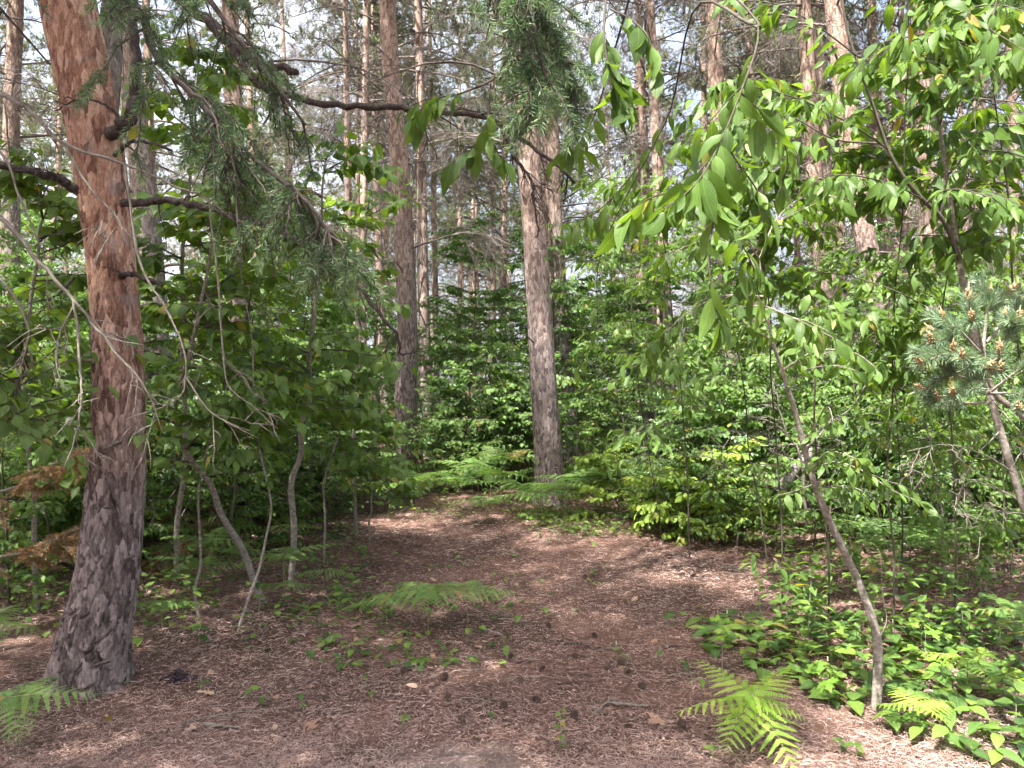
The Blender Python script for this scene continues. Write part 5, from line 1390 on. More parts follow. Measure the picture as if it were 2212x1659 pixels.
fern('flat topped umbrella fern in the middle of the clearing', (gxy(925, 5.0), 5.0), 0.27, [(rad(178), -0.02, 0.48, 0.5), (rad(3), 0.04, 0.44, 0.5), (rad(60), 0.10, 0.36, 0.5), (rad(130), 0.10, 0.36, 0.5), (rad(-100), -0.2, 0.22, 0.5), (rad(-50), -0.2, 0.24, 0.5)], 'fern')
fern('fern close behind the umbrella fern, its fronds reaching right', (gxy(1010, 5.25), 5.25), 0.22, [(rad(170), 0.05, 0.3, 0.48), (rad(0), 0.05, 0.34, 0.48), (rad(80), 0.15, 0.28, 0.48)], 'fern')
fern('low fern reaching out to the side of the umbrella fern', (gxy(835, 5.1), 5.1), 0.16, [(rad(185), 0.0, 0.32, 0.48), (rad(20), 0.05, 0.26, 0.48), (rad(100), 0.1, 0.24, 0.48)], 'fern')
fern('small flat fern at the foot of the crooked hazel', (gxy(615, 5.5), 5.5), 0.16, [(rad(170), 0.05, 0.24, 0.45), (rad(10), 0.05, 0.26, 0.45), (rad(90), 0.1, 0.2, 0.45)], 'fern')
fern('small fern between the forked pine and the thin hazel shoot', (gxy(350, 5.0), 5.0), 0.18, [(rad(160), 0.05, 0.26, 0.45), (rad(15), 0.05, 0.26, 0.45), (rad(-70), 0.0, 0.2, 0.45)], 'fern')
fern('little fern on the needles just beyond the small flat fern', (gxy(700, 6.0), 6.0), 0.14, [(rad(180), 0.05, 0.22, 0.45), (rad(0), 0.05, 0.24, 0.45)], 'fern')
fl = [(985, 9.5, .40, .55), (1020, 9.9, .52, .6), (1060, 9.6, .45, .6), (1090, 10.0, .58, .6), (1120, 9.3, .35, .5), (1150, 9.0, .28, .45), (1180, 9.1, .34, .5), (1215, 9.0, .40, .5), (1245, 9.3, .42, .55), (1290, 9.5, .45, .55), (1330, 9.1, .42, .5), (1390, 9.2, .45, .5), (1430, 8.9, .45, .5), (1460, 9.3, .55, .55), (935, 9.9, .45, .5), (890, 9.6, .42, .5), (840, 9.0, .4, .5), (1050, 8.9, .25, .42)]
for k, (x, D, h, L_) in enumerate(fl):
    fern('bracken fern in the shade around the foot of the stubbed pine' if 990 < x < 1340 else 'bracken fern in the green fringe at the back of the clearing', (gxy(x, D), D), h,
         [(rad(a) + rng.uniform(-0.3, 0.3), rng.uniform(0.2, 0.6), L_ * rng.uniform(0.8, 1.1), 0.42) for a in (-90, -30, 40, 110, 180)], 'fern', single=False, group='ferns round the stubbed pine' if 990 < x < 1340 else 'ferns at the back of the clearing')
g2 = np.random.default_rng(5)
for k in range(16):
    x = g2.choice([g2.uniform(-20, 640), g2.uniform(1650, 2212)]); D = g2.uniform(5.8, 7.6)
    fern('shady fern on the floor under the hazels' if x < 900 else 'shady fern on the floor under the cherries', (gxy(x, D), D), g2.uniform(0.2, 0.42),
         [(rad(a) + rng.uniform(-0.3, 0.3), rng.uniform(0.15, 0.55), g2.uniform(0.3, 0.45), 0.42) for a in (-80, 10, 100, 190)], 'fern', single=False, group='ferns under the hazels' if x < 900 else 'ferns under the cherries')

# ------------------------------------------------------------------ young pine with candles at the picture edge
yb = np.array([gxy(2440, 3.5), 3.5, gz(gxy(2440, 3.5), 3.5)])
yp = thing('young_pine', 'young blue green pine with orange pollen candles at the picture edge', 'pine tree', yb)
stem = [yb + [0, 0, -0.03], at(2400, 1230, 3.48), at(2340, 1060, 3.45), at(2270, 960, 3.42), at(2200, 890, 3.4), at(2150, 850, 3.38), at(2125, 770, 3.36), at(2130, 690, 3.35)]
me, P, R = trunk_mesh('trunk', stem, [0.022, 0.02, 0.018, 0.017, 0.015, 0.012, 0.009, 0.006], M['stem'], yb, 12, 90, None, seed=8, lump=0.05)
obj('trunk', me, yp)
sh = [((2132, 840, 3.38), (2060, 810, 3.3), (1995, 840, 3.25)), ((2132, 840, 3.38), (2050, 770, 3.2), (1990, 785, 3.12)), ((2128, 810, 3.37), (2060, 740, 3.25), (2015, 735, 3.2)),
      ((2125, 770, 3.36), (2070, 710, 3.3), (2040, 690, 3.28)), ((2130, 690, 3.35), (2135, 665, 3.34), (2140, 640, 3.34)), ((2125, 770, 3.36), (2110, 700, 3.2), (2100, 690, 3.1)),
      ((2128, 810, 3.37), (2180, 730, 3.3), (2200, 690, 3.25)), ((2128, 800, 3.37), (2190, 700, 3.4), (2230, 650, 3.4)), ((2135, 850, 3.38), (2200, 800, 3.25), (2240, 780, 3.2)), ((2135, 850, 3.38), (2190, 850, 3.2), (2230, 860, 3.1)),
      ((2140, 870, 3.39), (2070, 870, 3.3), (2030, 862, 3.22)), ((2128, 800, 3.37), (2100, 770, 3.15), (2080, 770, 3.0)), ((2128, 800, 3.37), (2150, 790, 3.1), (2160, 800, 3.0)), ((2130, 820, 3.37), (2090, 830, 3.15), (2060, 850, 3.05)), ((2130, 740, 3.35), (2170, 690, 3.5), (2200, 650, 3.6))]
for k, q in enumerate(sh):
    Pq = smooth_path([at(*w) for w in q], 12)[None]
    C = children(Pq, 2, 0.45, 0.85, (0.5, 0.9), (0.10, 0.18), -0.1, 6)
    b = Buf(); b.add(*tubes(Pq, taper(Pq, 0.0065, 0.003), 6)); b.add(*tubes(C, taper(C, 0.004, 0.0025), 5))
    br = obj('branch', b.mesh('branch', M['stem'], off=yb), yp)
    nd = Buf()
    needles_along(nd, Pq[:, 4:], 420, 0.062, 0.0026, (0.5, 1.0), sag=0.05)
    needles_along(nd, C, 240, 0.058, 0.0026, (0.45, 1.0), sag=0.05)
    o = obj('needles', nd.mesh('needles', M['youngpine'], smooth=False, off=yb), br); o['kind'] = 'stuff'
    for tip, dirv in [(Pq[0, -1], Pq[0, -1] - Pq[0, -3])] + [(C[j, -1], C[j, -1] - C[j, -3]) for j in range(len(C)) if (k + j) % 2]:
        cn = Buf()
        dirv = unit(dirv + np.array([0, 0, 0.05]))
        Pt = np.stack([tip - dirv * 0.01, tip + dirv * 0.03, tip + dirv * 0.06])[None]
        cn.add(*tubes(Pt, np.array([[0.005, 0.0045, 0.001]]), 5))
        for j in range(22):
            per = unit(np.cross(dirv, rng.normal(size=3)))
            c0 = tip + dirv * (j / 22 * 0.045 - 0.01) + per * 0.003
            c1 = c0 + unit(per + dirv * 0.6) * 0.011
            cn.add(*tubes(np.stack([c0, (c0 + c1) / 2, c1])[None], np.array([[0.002, 0.0038, 0.0015]]), 5))
        obj('candle', cn.mesh('candle', M['cone'], off=yb), br)
for k, q in enumerate([((2190, 1020, 3.43), (2120, 980, 3.3), (2040, 960, 3.2), (1960, 975, 3.1)), ((2160, 930, 3.4), (2100, 1000, 3.3), (2060, 1100, 3.2)), ((2200, 1080, 3.44), (2120, 1040, 3.4), (2020, 1030, 3.4), (1960, 1010, 3.4)), ((2140, 860, 3.4), (2200, 930, 3.2), (2240, 990, 3.1)), ((2212, 1110, 3.45), (2140, 1100, 3.3), (2050, 1060, 3.2))]):
    limb(yp, yb, [at(*w) for w in q], 0.0035, 0.0012, name='bare_twig', mat='greytwig', twigs=6, tl=(0.05, 0.25), seed=300 + k, seg=5)

# ------------------------------------------------------------------ fallen things behind
def dead_spray(root, base, pts, seed, k1, l1, k2, l2, nk):
    global rng
    keep = rng; rng = np.random.default_rng(seed)
    P = smooth_path(np.array(pts), 20)[None]
    w = Buf(); w.add(*tubes(P, taper(P, 0.012, 0.004), 6))
    C1 = children(P, k1, 0.1, 1, (0.6, 1.1), l1, 0.35, 6, flat=0.8)
    w.add(*tubes(C1, taper(C1, 0.004, 0.0015), 4))
    C2 = children(C1, k2, 0.15, 1, (0.6, 1.0), l2, 0.3, 5, flat=0.8)
    w.add(*tubes(C2, taper(C2, 0.002, 0.001), 3))
    br = obj('branch', w.mesh('branch', M['greytwig'], off=base), root)
    nd = Buf(); needles_along(nd, C2, int(nk * 1.6), 0.026, 0.004, (0.5, 1.1)); needles_along(nd, C1, nk * 2, 0.026, 0.004, (0.5, 1.1))
    o = obj('needles', nd.mesh('needles', M['deadneedle'], smooth=False, off=base), br); o['kind'] = 'stuff'
    rng = keep
b0 = at(-60, 1130, 4.9); b0[2] = gz(b0[0], b0[1])
db = thing('dead_spruce_branch', 'brown dead spruce branch lying behind the forked pine', 'branch', b0)
dead_spray(db, b0, [at(-80, 1080, 4.9), at(40, 1050, 4.9), at(120, 1000, 4.9), at(210, 965, 4.9), at(260, 950, 4.95)], 71, 26, (0.15, 0.4), 7, (0.08, 0.2), 40)
dead_spray(db, b0, [at(-40, 1210, 4.95), at(60, 1190, 4.9), at(150, 1150, 4.9), at(230, 1120, 4.95)], 72, 24, (0.15, 0.4), 7, (0.08, 0.2), 40)
b1 = at(430, 1150, 7.2); b1[2] = gz(b1[0], b1[1])
db = thing('dead_spruce_branch', 'rusty dead spruce branch sagging beside the dark grey pine', 'branch', b1)
dead_spray(db, b1, [at(450, 1040, 7.4), at(400, 1100, 7.0), at(370, 1180, 6.6), at(340, 1230, 6.4)], 74, 22, (0.2, 0.5), 7, (0.08, 0.2), 40)
dead_spray(db, b1, [at(380, 1060, 7.4), at(330, 1120, 7.2), at(320, 1180, 7.1)], 73, 16, (0.2, 0.5), 6, (0.08, 0.2), 36)
b2 = at(1720, 1060, 7.4); b2[2] = gz(b2[0], b2[1])
lg = thing('fallen_log', 'short dark and white fallen log propped behind the crooked cherry', 'log', b2)
me, _, _ = trunk_mesh('log', [at(1680, 1066, 7.3), at(1700, 1038, 7.35), at(1722, 1008, 7.4), at(1755, 975, 7.5)], [0.05, 0.052, 0.048, 0.04], M['birch'], b2, 18, 40, None, seed=12, lump=0.05)
obj('log', me, lg)
b3 = at(1700, 1000, 7.0); b3[2] = gz(b3[0], b3[1])
dg = thing('dead_shrub', 'bare dead grey branches tangled behind the crooked cherry', 'branch', b3)
for k, q in enumerate([((1740, 1100, 7.0), (1730, 990, 7.0), (1700, 940, 7.0), (1660, 910, 6.9), (1600, 895, 6.8)), ((1720, 960, 7.0), (1660, 960, 6.9), (1590, 930, 6.8), (1540, 940, 6.7)), ((1725, 980, 7.0), (1770, 940, 7.0), (1800, 900, 7.0)), ((1735, 1040, 7.0), (1690, 1010, 6.9), (1620, 1000, 6.8)), ((1700, 940, 7), (1680, 880, 7), (1650, 850, 7)), ((1600, 1030, 6.9), (1540, 990, 6.9), (1480, 985, 6.9))]):
    limb(dg, b3, [at(*w) for w in q], 0.014 if k == 0 else 0.007, 0.003, name='branch', mat='greytwig', twigs=9, tl=(0.15, 0.5), seed=310 + k, seg=6)

# ------------------------------------------------------------------ ground cover
def in_right_bed(x, y):
    """The bed of mayflower round the crooked cherry (picture x of the left rim against distance)."""
    p = 1106 + FPX * x / y
    rim = np.interp(y, [3.2, 3.5, 3.8, 4.4, 5.2, 6.4, 7.2], [2010, 1930, 1800, 1480, 1560, 1640, 1700])
    return p > rim + 110 * np.sin(x * 6.0 + y * 3.1) + 60 * np.sin(x * 13 - y * 9)
g3 = np.random.default_rng(17)
spots = []
tries = 0
while len(spots) < 190 and tries < 20000:
    tries += 1
    D = 3.2 + 2.0 * g3.random() ** 1.2
    x = g3.uniform(0.5, 3.2)
    p = 1106 + FPX * x / D
    if p > 2240 or not in_right_bed(x, D):
        continue
    if all((x - a) ** 2 + (D - b) ** 2 > 0.009 for a, b in spots):
        spots.append((x, D))
b = Buf()
for i in range(9):
    zz = 0.010 + 0.0035 * i
    for a in np.linspace(0, 6.28, 5)[:-1] + i:
        b.add(np.array([[0, 0, zz], [0.006 * math.cos(a), 0.006 * math.sin(a), zz], [0.006 * math.cos(a + 0.8), 0.006 * math.sin(a + 0.8), zz + 0.003], [0.004 * math.cos(a + .4), 0.004 * math.sin(a + .4), zz + 0.006]]), [(0, 1, 2), (1, 3, 2), (0, 2, 3), (0, 3, 1)])
SPIKE = b.mesh('flower_spike', M['flower'], smooth=False)
b = Buf(); Ps = np.array([[[0, 0, -0.01], [0.004, 0, 0.5], [0, 0.004, 1.0]]]); b.add(*tubes(Ps, np.array([[0.0016, 0.0014, 0.001]]) * 1.0, 4))
STALK = b.mesh('stalk', M['greenstem'])
for k, (x, D) in enumerate(spots):
    z = float(gz(x, D))
    near = D < 4.2
    root = thing('mayflower', 'glossy mayflower plant in the sunlit bed around the crooked cherry foot' if near else 'shaded mayflower plant in the bed behind the crooked cherry', 'plant', (x, D, z), 'mayflowers round the cherry foot' if near else 'mayflowers behind the cherry')
    h = g3.uniform(0.05, 0.11)
    st = obj('stalk', STALK, root); st.scale = (1, 1, h)
    az = g3.uniform(0, 6.28)
    for q in range(int(g3.integers(2, 4))):
        a = az + q * 2.2 + g3.normal() * 0.3
        d = np.array([math.cos(a), math.sin(a), g3.uniform(-0.25, 0.25)])
        n = np.array([0, 0, 1.0]) + g3.normal(size=3) * 0.2
        R = frames(d[None], n[None])[0]
        obj('leaf', LM['may'][q % 2], root, mat=mat4(R, (0, 0, h * (0.7 + 0.12 * q)), g3.uniform(0.075, 0.13)))
    if g3.random() < 0.07:
        s = obj('flower_spike', SPIKE, root, loc=(0, 0, h)); s.scale = (0.6, 0.6, 0.75)

# the many small leaves nobody would count
gc = Buf()
def carpet(n, xr, dr, size, hz, tpl, test=None, pw=1.0):
    D = dr[0] + (dr[1] - dr[0]) * g3.random(n) ** pw
    px_ = g3.uniform(xr[0], xr[1], n)
    x = (px_ - 1106) / FPX * D
    clump = np.sin(x * 5.1 + 1.3 * D) + np.sin(D * 4.3 - x * 2.2 + 1) + np.sin(x * 11 + D * 7)
    ok = clump > g3.normal(size=n) * 1.0 - 0.1
    if test is not None:
        ok &= test(x, D)
    x, D = x[ok], D[ok]
    m = len(x)
    a = g3.uniform(0, 6.28, m)
    d = np.stack([np.cos(a), np.sin(a), g3.uniform(-0.3, 0.3, m)], -1)
    nn = np.array([0, 0, 1.0]) + g3.normal(size=(m, 3)) * 0.25
    pos = np.stack([x, D, gz(x, D) + g3.uniform(hz[0], hz[1], m)], -1)
    scatter(gc, tpl, pos, frames(d, nn), size * g3.uniform(0.6, 1.2, m), g3.random(m))
LEAFLET = leaf_tpl(3, 0.36, 0.4, 1.0, 0.15, 0.2, 0.0)
carpet(450, (1400, 2240), (3.9, 6.0), 0.075, (0.02, 0.12), LEAFLET, in_right_bed)
carpet(1500, (1650, 2240), (4.4, 7.4), 0.085, (0.10, 0.35), SMALL, in_right_bed)
carpet(750, (520, 1100), (4.3, 5.8), 0.06, (0.01, 0.05), LEAFLET)
carpet(380, (330, 1300), (5.4, 8.0), 0.06, (0.01, 0.06), LEAFLET)
carpet(1300, (-40, 800), (5.2, 8.5), 0.07, (0.02, 0.16), LEAFLET)
carpet(900, (-40, 420), (4.7, 7.0), 0.08, (0.04, 0.35), SMALL)
carpet(4200, (1120, 1700), (8.0, 9.6), 0.05, (0.01, 0.12), LEAFLET)
carpet(1500, (820, 1350), (8.9, 12.5), 0.06, (0.01, 0.15), LEAFLET)
carpet(5000, (-50, 2260), (7.5, 17), 0.09, (0.02, 0.5), SMALL, lambda x, D: D > dmin(1106 + FPX * x / D) - 0.3)
o = obj('ground_cover', gc.mesh('ground_cover', M['mayflower']))
tag(o, 'low green leaves carpeting the forest floor in patches', 'ground cover', kind='stuff')

# seedlings one can pick out
def seedling(label, x, D, h, n, size, kind, group=None, name='seedling', lean=0.0):
    xx = gxy(x, D)
    root = thing(name, label, 'seedling', (xx, D, float(gz(xx, D))), group)
    P = smooth_path([np.array([0, 0, -0.01]), np.array([lean * 0.4, 0, h * 0.6]), np.array([lean, 0.01, h])], 8)[None]
    b = Buf(); b.add(*tubes(P, taper(P, 0.0025, 0.0012), 5))
    obj('stem', b.mesh('stem', M['stem'] if h > 0.15 else M['greenstem']), root)
    for i in range(n):
        f = 1.0 - 0.45 * (i // 3) / max(1, n // 3) if n > 3 else 1.0
        a = i * 2.1 + g3.uniform(0, 0.8)
        q = P[0, int(7 * f)]
        d = np.array([math.cos(a), math.sin(a), g3.uniform(-0.45, 0.15)])
        nn = np.array([0, -0.15, 1.0]) + g3.normal(size=3) * 0.2
        s = size * g3.uniform(0.75, 1.15)
        off = 0.35 * s if kind == 'maple' else 0.0
        obj('leaf', LM[kind][int(g3.integers(len(LM[kind])))], root, mat=mat4(frames(d[None], nn[None])[0], q + unit(d) * off, s))
    return root
seedling('maple seedling with bright green lobed leaves left of the mayflower bed', 1560, 4.25, 0.30, 7, 0.07, 'maple', name='maple_seedling')
seedling('tiny maple with lobed leaves low among the mayflowers before the cherry', 1790, 3.85, 0.16, 5, 0.085, 'maple', name='maple_seedling')
seedling('maple seedling with the largest lobed leaf, beyond the crooked cherry', 2000, 4.3, 0.24, 5, 0.12, 'maple', name='maple_seedling')
seedling('maple seedling right behind the crooked cherry foot', 2035, 4.0, 0.17, 4, 0.075, 'maple', name='maple_seedling')
seedling('yellowish seedling with three drooping leaves by the bright bracken', 1515, 3.95, 0.11, 3, 0.075, 'cherry')
seedling('broadleaf seedling with large pale leaves in the lower picture corner', 2195, 3.55, 0.22, 5, 0.11, 'hazel')
seedling('second broadleaf seedling in the lower picture corner, nearer the ferns', 2170, 3.75, 0.16, 5, 0.09, 'hazel')
seedling('leafy seedling under the candled pine at the picture edge', 2160, 4.6, 0.34, 8, 0.09, 'hazel')
for k, (x, D, h, n, s) in enumerate([(1700, 5.0, .28, 8, .08), (1790, 5.3, .34, 9, .08), (1880, 5.0, .30, 9, .085), (1960, 5.2, .36, 10, .085), (2060, 5.0, .38, 10, .09), (2130, 5.3, .42, 11, .09), (1750, 4.7, .22, 7, .07), (1850, 4.6, .22, 7, .075), (1990, 4.7, .26, 8, .08), (2080, 4.6, .26, 8, .085), (1640, 5.4, .22, 7, .07), (1720, 5.8, .30, 8, .08), (1840, 6.0, .34, 9, .08), (1940, 6.1, .36, 9, .085), (2050, 6.0, .40, 10, .09), (2180, 5.7, .42, 10, .09)]):
    seedling('broad leaved seedling in the shaded bed between the crooked cherry and the thicket', x, D, h, n, s, 'hazel', 'seedlings in the shaded bed')
for k in range(34):
    x = g3.uniform(1620, 2230); D = g3.uniform(4.5, 6.9)
    seedling('taller drooping seedling between the crooked cherry and the dark thicket', x, D, g3.uniform(0.25, 0.6), int(g3.integers(9, 16)), g3.uniform(0.08, 0.11), 'cherry' if k % 3 else 'hazel', 'tall seedlings in the shaded bed', lean=g3.uniform(-0.15, 0.15))
for k, (x, D, h, n, s) in enumerate([(1015, 4.35, .05, 1, .055), (805, 3.85, .05, 3, .045), (790, 4.05, .06, 3, .04), (540, 3.95, .05, 3, .05), (565, 3.85, .04, 3, .045), (650, 3.85, .05, 3, .045), (655, 3.72, .05, 3, .04), (870, 3.55, .05, 3, .045), (1060, 3.62, .04, 3, .04), (1690, 3.35, .05, 2, .05), (1540, 3.3, .05, 2, .05), (440, 4.05, .06, 3, .05), (1815, 3.35, .06, 4, .05), (1850, 3.3, .06, 4, .06), (430, 4.7, .12, 4, .08), (560, 5.4, .2, 5, .07), (1620, 3.5, .03, 2, .05), (1010, 4.9, .06, 3, .06), (880, 4.6, .06, 3, .06), (720, 4.7, .06, 3, .065), (760, 4.5, .05, 3, .06), (1120, 5.2, .08, 3, .06), (1180, 5.4, .08, 4, .06), (1425, 4.5, .06, 3, .05), (1480, 4.3, .06, 3, .055)]):
    seedling('tiny green seedling alone on the bare needle floor', x, D, h, n, s, 'may', 'seedlings on the needle floor')
xx = gxy(1211, 3.36)
root = thing('seedling', 'upright small seedling with paired leaves at the lower picture edge', 'seedling', (xx, 3.36, float(gz(xx, 3.36))))
b = Buf(); P = np.array([[[0, 0, -0.01], [0.004, 0, 0.09], [-0.006, 0.0, 0.19]]]); b.add(*tubes(P, taper(P, 0.002, 0.001), 5)); obj('stem', b.mesh('stem', M['greenstem']), root)
for i in range(12):
    a = i * 1.65; d = np.array([math.cos(a), math.sin(a), -0.1]); nn = np.array([0.1, -0.2, 1.0])
    obj('leaf', LM['hazel'][i % 3], root, mat=mat4(frames(d[None], nn[None])[0], (0, 0, 0.03 + 0.014 * i), 0.036))

# ------------------------------------------------------------------ litter on the floor
OAKM = tpl_mesh('oak_leaf', OAK, M['dryleaf']); DRYM = tpl_mesh('dry_leaf', DRY, M['dryleaf'])
def dry(label, x, D, s, me, rz, name='dry_leaf', group=None, tilt=0.2):
    xx = gxy(x, D)
    o = obj(name, me, loc=(xx, D, float(gz(xx, D)) + 0.012))
    o.rotation_euler = (g3.normal() * tilt, g3.normal() * tilt, rz); o.scale = (s, s, s)
    return tag(o, label, 'leaf', group)
dry('pale pink dry oak leaf standing on edge beyond the bark lump', 525, 4.30, 0.13, OAKM, 0.3, 'oak_leaf', tilt=0.5)
dry('whitish curled oak leaf left of the tiny seedlings', 465, 4.0, 0.10, OAKM, 1.5, 'oak_leaf')
dry('reddish oak leaf lying against a pale stick', 428, 3.62, 0.12, OAKM, 2.4, 'oak_leaf')
dry('small pink oak leaf near the forked pine foot', 322, 3.95, 0.10, OAKM, 0.9, 'oak_leaf')
dry('tan maple shaped dry leaf beside the bright bracken', 1428, 3.70, 0.095, tpl_mesh('dry_maple_leaf', MAPLE, M['dryleaf']), 2.2, 'maple_leaf')
dry('small orange dry leaf on open needles in mid clearing', 1042, 4.72, 0.06, DRYM, 1.2)
dry('pale dry oak leaf beside the dark moss tuft', 655, 3.6, 0.11, OAKM, 4.0, 'oak_leaf')
dry('curled brown leaf standing among mayflowers beyond the cherry', 1860, 4.0, 0.12, DRYM, 0.7, tilt=0.9)
dry('pair sized tan curled leaf beside the yellow fern', 2080, 3.75, 0.13, OAKM, 1.9, 'oak_leaf', tilt=0.8)
for k in range(95):
    D = 3.25 + 4.6 * g3.random() ** 1.2
    x = g3.uniform(120, 1750)
    dry('small dry brown leaf scattered on the needle floor', x, D, g3.uniform(0.03, 0.075), DRYM if g3.random() < 0.7 else OAKM, g3.uniform(0, 6.28), group='dry leaves on the needle floor', tilt=0.45)

def cone_mesh(seed):
    g = np.random.default_rng(seed)
    b = Buf()
    n = 46
    for i in range(n):
        v = i / n; a = i * 2.4
        r = 0.014 * math.sin(math.pi * (0.12 + 0.85 * v)) + 0.003
        z = 0.044 * v
        c, s = math.cos(a), math.sin(a)
        o_ = np.array([c * r * 0.3, s * r * 0.3, z]); t = np.array([c * r * 1.35, s * r * 1.35, z + 0.006]); q = np.array([-s, c, 0]) * 0.0055
        b.add(np.array([o_, (o_ + t) / 2 - q, (o_ + t) / 2 + q, t, (o_ + t) / 2 + [0, 0, 0.004]]), [(0, 1, 4), (1, 3, 4), (3, 2, 4), (2, 0, 4), (0, 2, 1), (1, 2, 3)])
    V = np.concatenate(b.V)
    b.V = [V]
    b.F = [np.concatenate(b.F)]; b.T = [np.zeros(len(V))]; b.U = [np.zeros((len(V), 3))]
    return b.mesh('pine_cone', M['conescale'], smooth=False)
CONE = [cone_mesh(1), cone_mesh(2)]
cones = [(1165, 4.28), (1122, 4.1), (1095, 3.75), (1165, 3.82), (1235, 3.7), (955, 4.1), (960, 3.85), (1310, 4.35), (1350, 4.3), (870, 4.25), (1240, 4.6), (1390, 4.1), (1100, 4.5), (1480, 3.6), (700, 3.9), (1265, 6.4), (1190, 5.2), (1000, 3.6), (1350, 3.6), (1290, 5.0)]
for k, (x, D) in enumerate(cones):
    xx = gxy(x, D)
    o = obj('pine_cone', CONE[k % 2], loc=(xx, D, float(gz(xx, D)) + 0.014)); o.rotation_euler = (g3.uniform(0.9, 1.7), 0, g3.uniform(0, 6.28)); s = g3.uniform(0.8, 1.2); o.scale = (s, s, s)
    tag(o, 'small dark open pine cone lying on the needle floor', 'pine cone', 'pine cones on the needle floor')

def stick(label, pts, r0, r1, mat='greytwig', group=None, twigs=0, seed=0, name='fallen_twig'):
    P = np.array([[gxy(x, D), D, float(gz(gxy(x, D), D)) + h] for x, D, h in pts])
    b0 = P[0].copy()
    P = smooth_path(P, 14) + np.random.default_rng(seed).normal(size=(14, 3)) * r0 * 0.4
    b = Buf(); b.add(*tubes(P, np.linspace(r0, r1, 14), 6))
    if twigs:
        C = children(P[None], twigs, 0.2, 0.9, (0.4, 0.9), (0.08, 0.2), 0.0, 5, flat=0.9)
        b.add(*tubes(C, taper(C, r1, 0.001), 4))
    o = obj(name, b.mesh(name, M[mat], off=b0), loc=b0.tolist())
    return tag(o, label, 'twig', group)
stick('pale split stick lying beside the reddish oak leaf', [(440, 3.63, .012), (480, 3.60, .014), (520, 3.58, .014)], 0.010, 0.004, seed=1)
stick('long thin twig pointing away from the forked pine foot', [(205, 4.02, .02), (250, 4.1, .03), (310, 4.16, .015)], 0.006, 0.003, seed=2)
stick('forked twig on the needles left of the dry maple leaf', [(1280, 3.72, .01), (1310, 3.85, .02), (1335, 3.95, .015)], 0.006, 0.003, twigs=2, seed=3)
stick('pale flat stick just beyond the dry maple leaf', [(1325, 3.86, .012), (1360, 3.85, .014), (1400, 3.84, .012)], 0.008, 0.005, seed=4)
stick('dark branched twig on the open floor before the mayflower bed', [(1220, 4.85, .015), (1260, 4.82, .02), (1300, 4.75, .015)], 0.007, 0.003, 'limb', twigs=4, seed=5)
stick('pale crooked twig in mid clearing near the umbrella fern', [(1035, 5.05, .012), (1060, 5.05, .015), (1085, 4.98, .012)], 0.009, 0.004, seed=6)
stick('long thin twig on the floor at the far side of the clearing', [(1560, 6.7, .012), (1600, 6.65, .015), (1640, 6.6, .012)], 0.008, 0.004, seed=7)
stick('long thin pale twig across the needles in front of the forked pine', [(370, 3.6, .012), (460, 3.72, .015), (620, 3.80, .012)], 0.004, 0.002, seed=8)
for k in range(70):
    D = 3.25 + 4.2 * g3.random() ** 1.2; x = g3.uniform(60, 1800); L_ = g3.uniform(30, 120) * 3.5 / D
    a = g3.uniform(-0.5, 0.5)
    stick('thin dry twig fallen on the needle floor', [(x, D, .01), (x + L_ * 0.5, D + a * 0.1, .018), (x + L_, D + a * 0.2, .01)], g3.uniform(0.002, 0.0045), 0.0012, 'greytwig' if k % 3 else 'limb', 'fallen twigs on the needle floor', int(k % 4 == 0) * 2, seed=20 + k)

# dark bark lump at the forked pine
b = Buf()
xb = gxy(385, 4.22)
for i in range(60):
    c = np.array([g3.normal() * 0.04, g3.normal() * 0.028, 0.0]); c[2] = 0.008 + 0.055 * math.exp(-(c[0] / 0.05) ** 2 - (c[1] / 0.035) ** 2) * g3.random()
    th = 0.007
    a = g3.uniform(0, 6.28, 1)[0]; w, l = g3.uniform(0.006, 0.014), g3.uniform(0.008, 0.022)
    ex, ey = np.array([math.cos(a), math.sin(a), g3.normal() * 0.3]), np.array([-math.sin(a), math.cos(a), g3.normal() * 0.3])
    ez = np.cross(unit(ex), unit(ey))
    q = np.array([c + ex * l * (sx + g3.normal() * 0.15) + ey * w * (sy + g3.normal() * 0.15) + ez * th * sz for sz in (-.5, .5) for sx, sy in ((-1, -1), (1, -1), (1, 1), (-1, 1))])
    b.add(q, [(0, 2, 1), (0, 3, 2), (4, 5, 6), (4, 6, 7), (0, 1, 5), (0, 5, 4), (1, 2, 6), (1, 6, 5), (2, 3, 7), (2, 7, 6), (3, 0, 4), (3, 4, 7)])
o = obj('bark_lump', b.mesh('bark_lump', M['barkchip'], smooth=False), loc=(xb, 4.22, float(gz(xb, 4.22))))
tag(o, 'dark purplish crumbled bark lump on the needles near the forked pine foot', 'bark', kind='stuff')

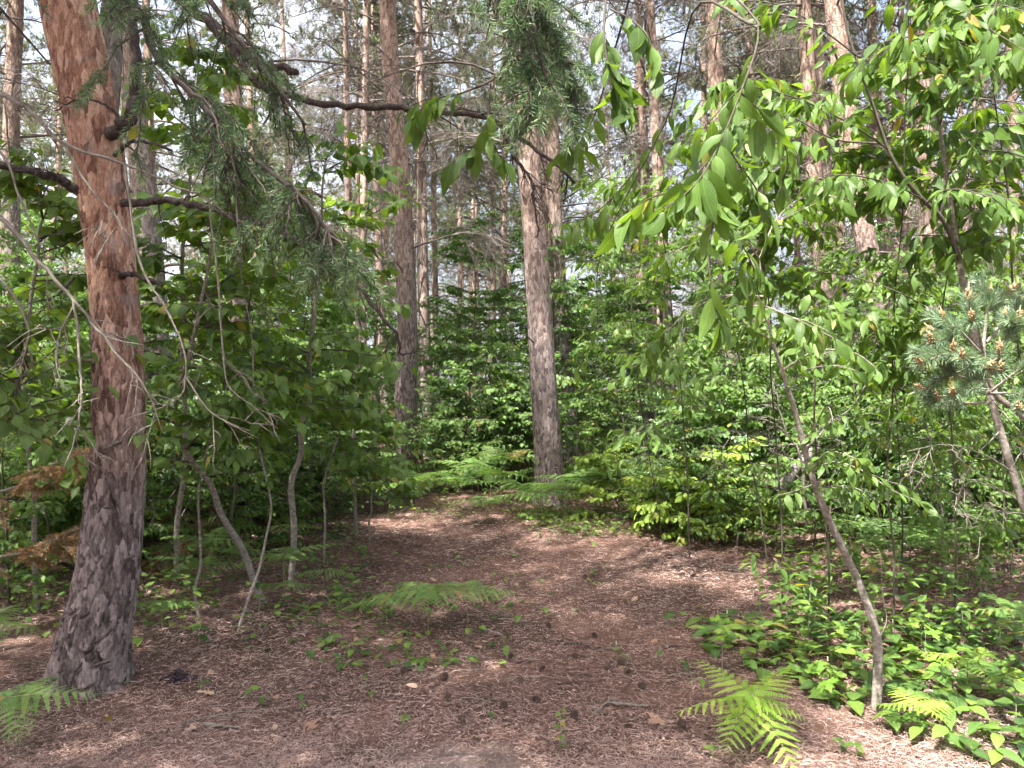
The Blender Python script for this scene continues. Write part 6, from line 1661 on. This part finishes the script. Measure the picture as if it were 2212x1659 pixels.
# needles: thin slivers strewn over the near floor
lt = Buf()
n = 210000
D = 3.0 + 8.0 * g3.random(n) ** 2.0
x = g3.uniform(-0.74, 0.74, n) * D
bare_ = np.hypot(x + 0.22, D - 3.12) < 0.34
x = np.where(bare_ & (g3.random(n) < 0.45), x + np.sign(x + 0.22) * 0.6, x)
a = g3.uniform(0, 6.28, n) + 0.5 * np.sin(x * 3 + D * 2)
L_ = g3.uniform(0.02, 0.062, n) * np.interp(D, [3, 8], [1, 1.35])
w = g3.uniform(0.0012, 0.0027, n) * np.interp(D, [3, 9], [1, 2.4])
d = np.stack([np.cos(a), np.sin(a), g3.normal(size=n) * 0.10], -1)
pr = np.stack([-np.sin(a), np.cos(a), g3.normal(size=n) * 0.5], -1)
p = np.stack([x, D, gz(x, D) + 0.003 + 0.018 * g3.random(n) ** 1.5], -1)
bendv = pr * (g3.normal(size=n) * 0.12 * L_)[:, None]
m_ = p + d * (L_ * 0.5)[:, None] + bendv
V = np.stack([p, m_ + pr * w[:, None] * 0.5, m_ - pr * w[:, None] * 0.5, p + d * L_[:, None]], 1).reshape(-1, 3)
q = (np.arange(n) * 4)[:, None, None]
F = (q + np.array([[0, 1, 2], [2, 1, 3]])[None]).reshape(-1, 3)
patch = 0.5 + 0.22 * (np.sin(x * 1.7 + D) + np.sin(D * 2.1 - x * 0.8 + 2) * 0.7)
lt.add(V, F, np.repeat(np.clip(patch * 0.45 + g3.random(n) ** 1.5 * 0.75, 0, 1), 4))
n = 6000
D = 3.0 + 6.0 * g3.random(n) ** 1.7
x = g3.uniform(-0.74, 0.74, n) * D
a = g3.uniform(0, 6.28, n)
d = np.stack([np.cos(a), np.sin(a), g3.normal(size=n) * 0.2], -1); nn = np.array([0, 0, 1.0]) + g3.normal(size=(n, 3)) * 0.45
scatter(lt, leaf_tpl(2, 0.3, 0.5, 1.0, 0.3, 0.3, 0.0), np.stack([x, D, gz(x, D) + 0.008 + 0.01 * g3.random(n)], -1), frames(d, nn), g3.uniform(0.006, 0.018, n), np.clip(0.25 + 0.75 * g3.random(n), 0, 1))
o = obj('needle_litter', lt.mesh('needle_litter', M['litter'], smooth=False))
tag(o, 'fallen reddish pine needles and bark crumbs strewn over the floor', 'litter', kind='stuff')
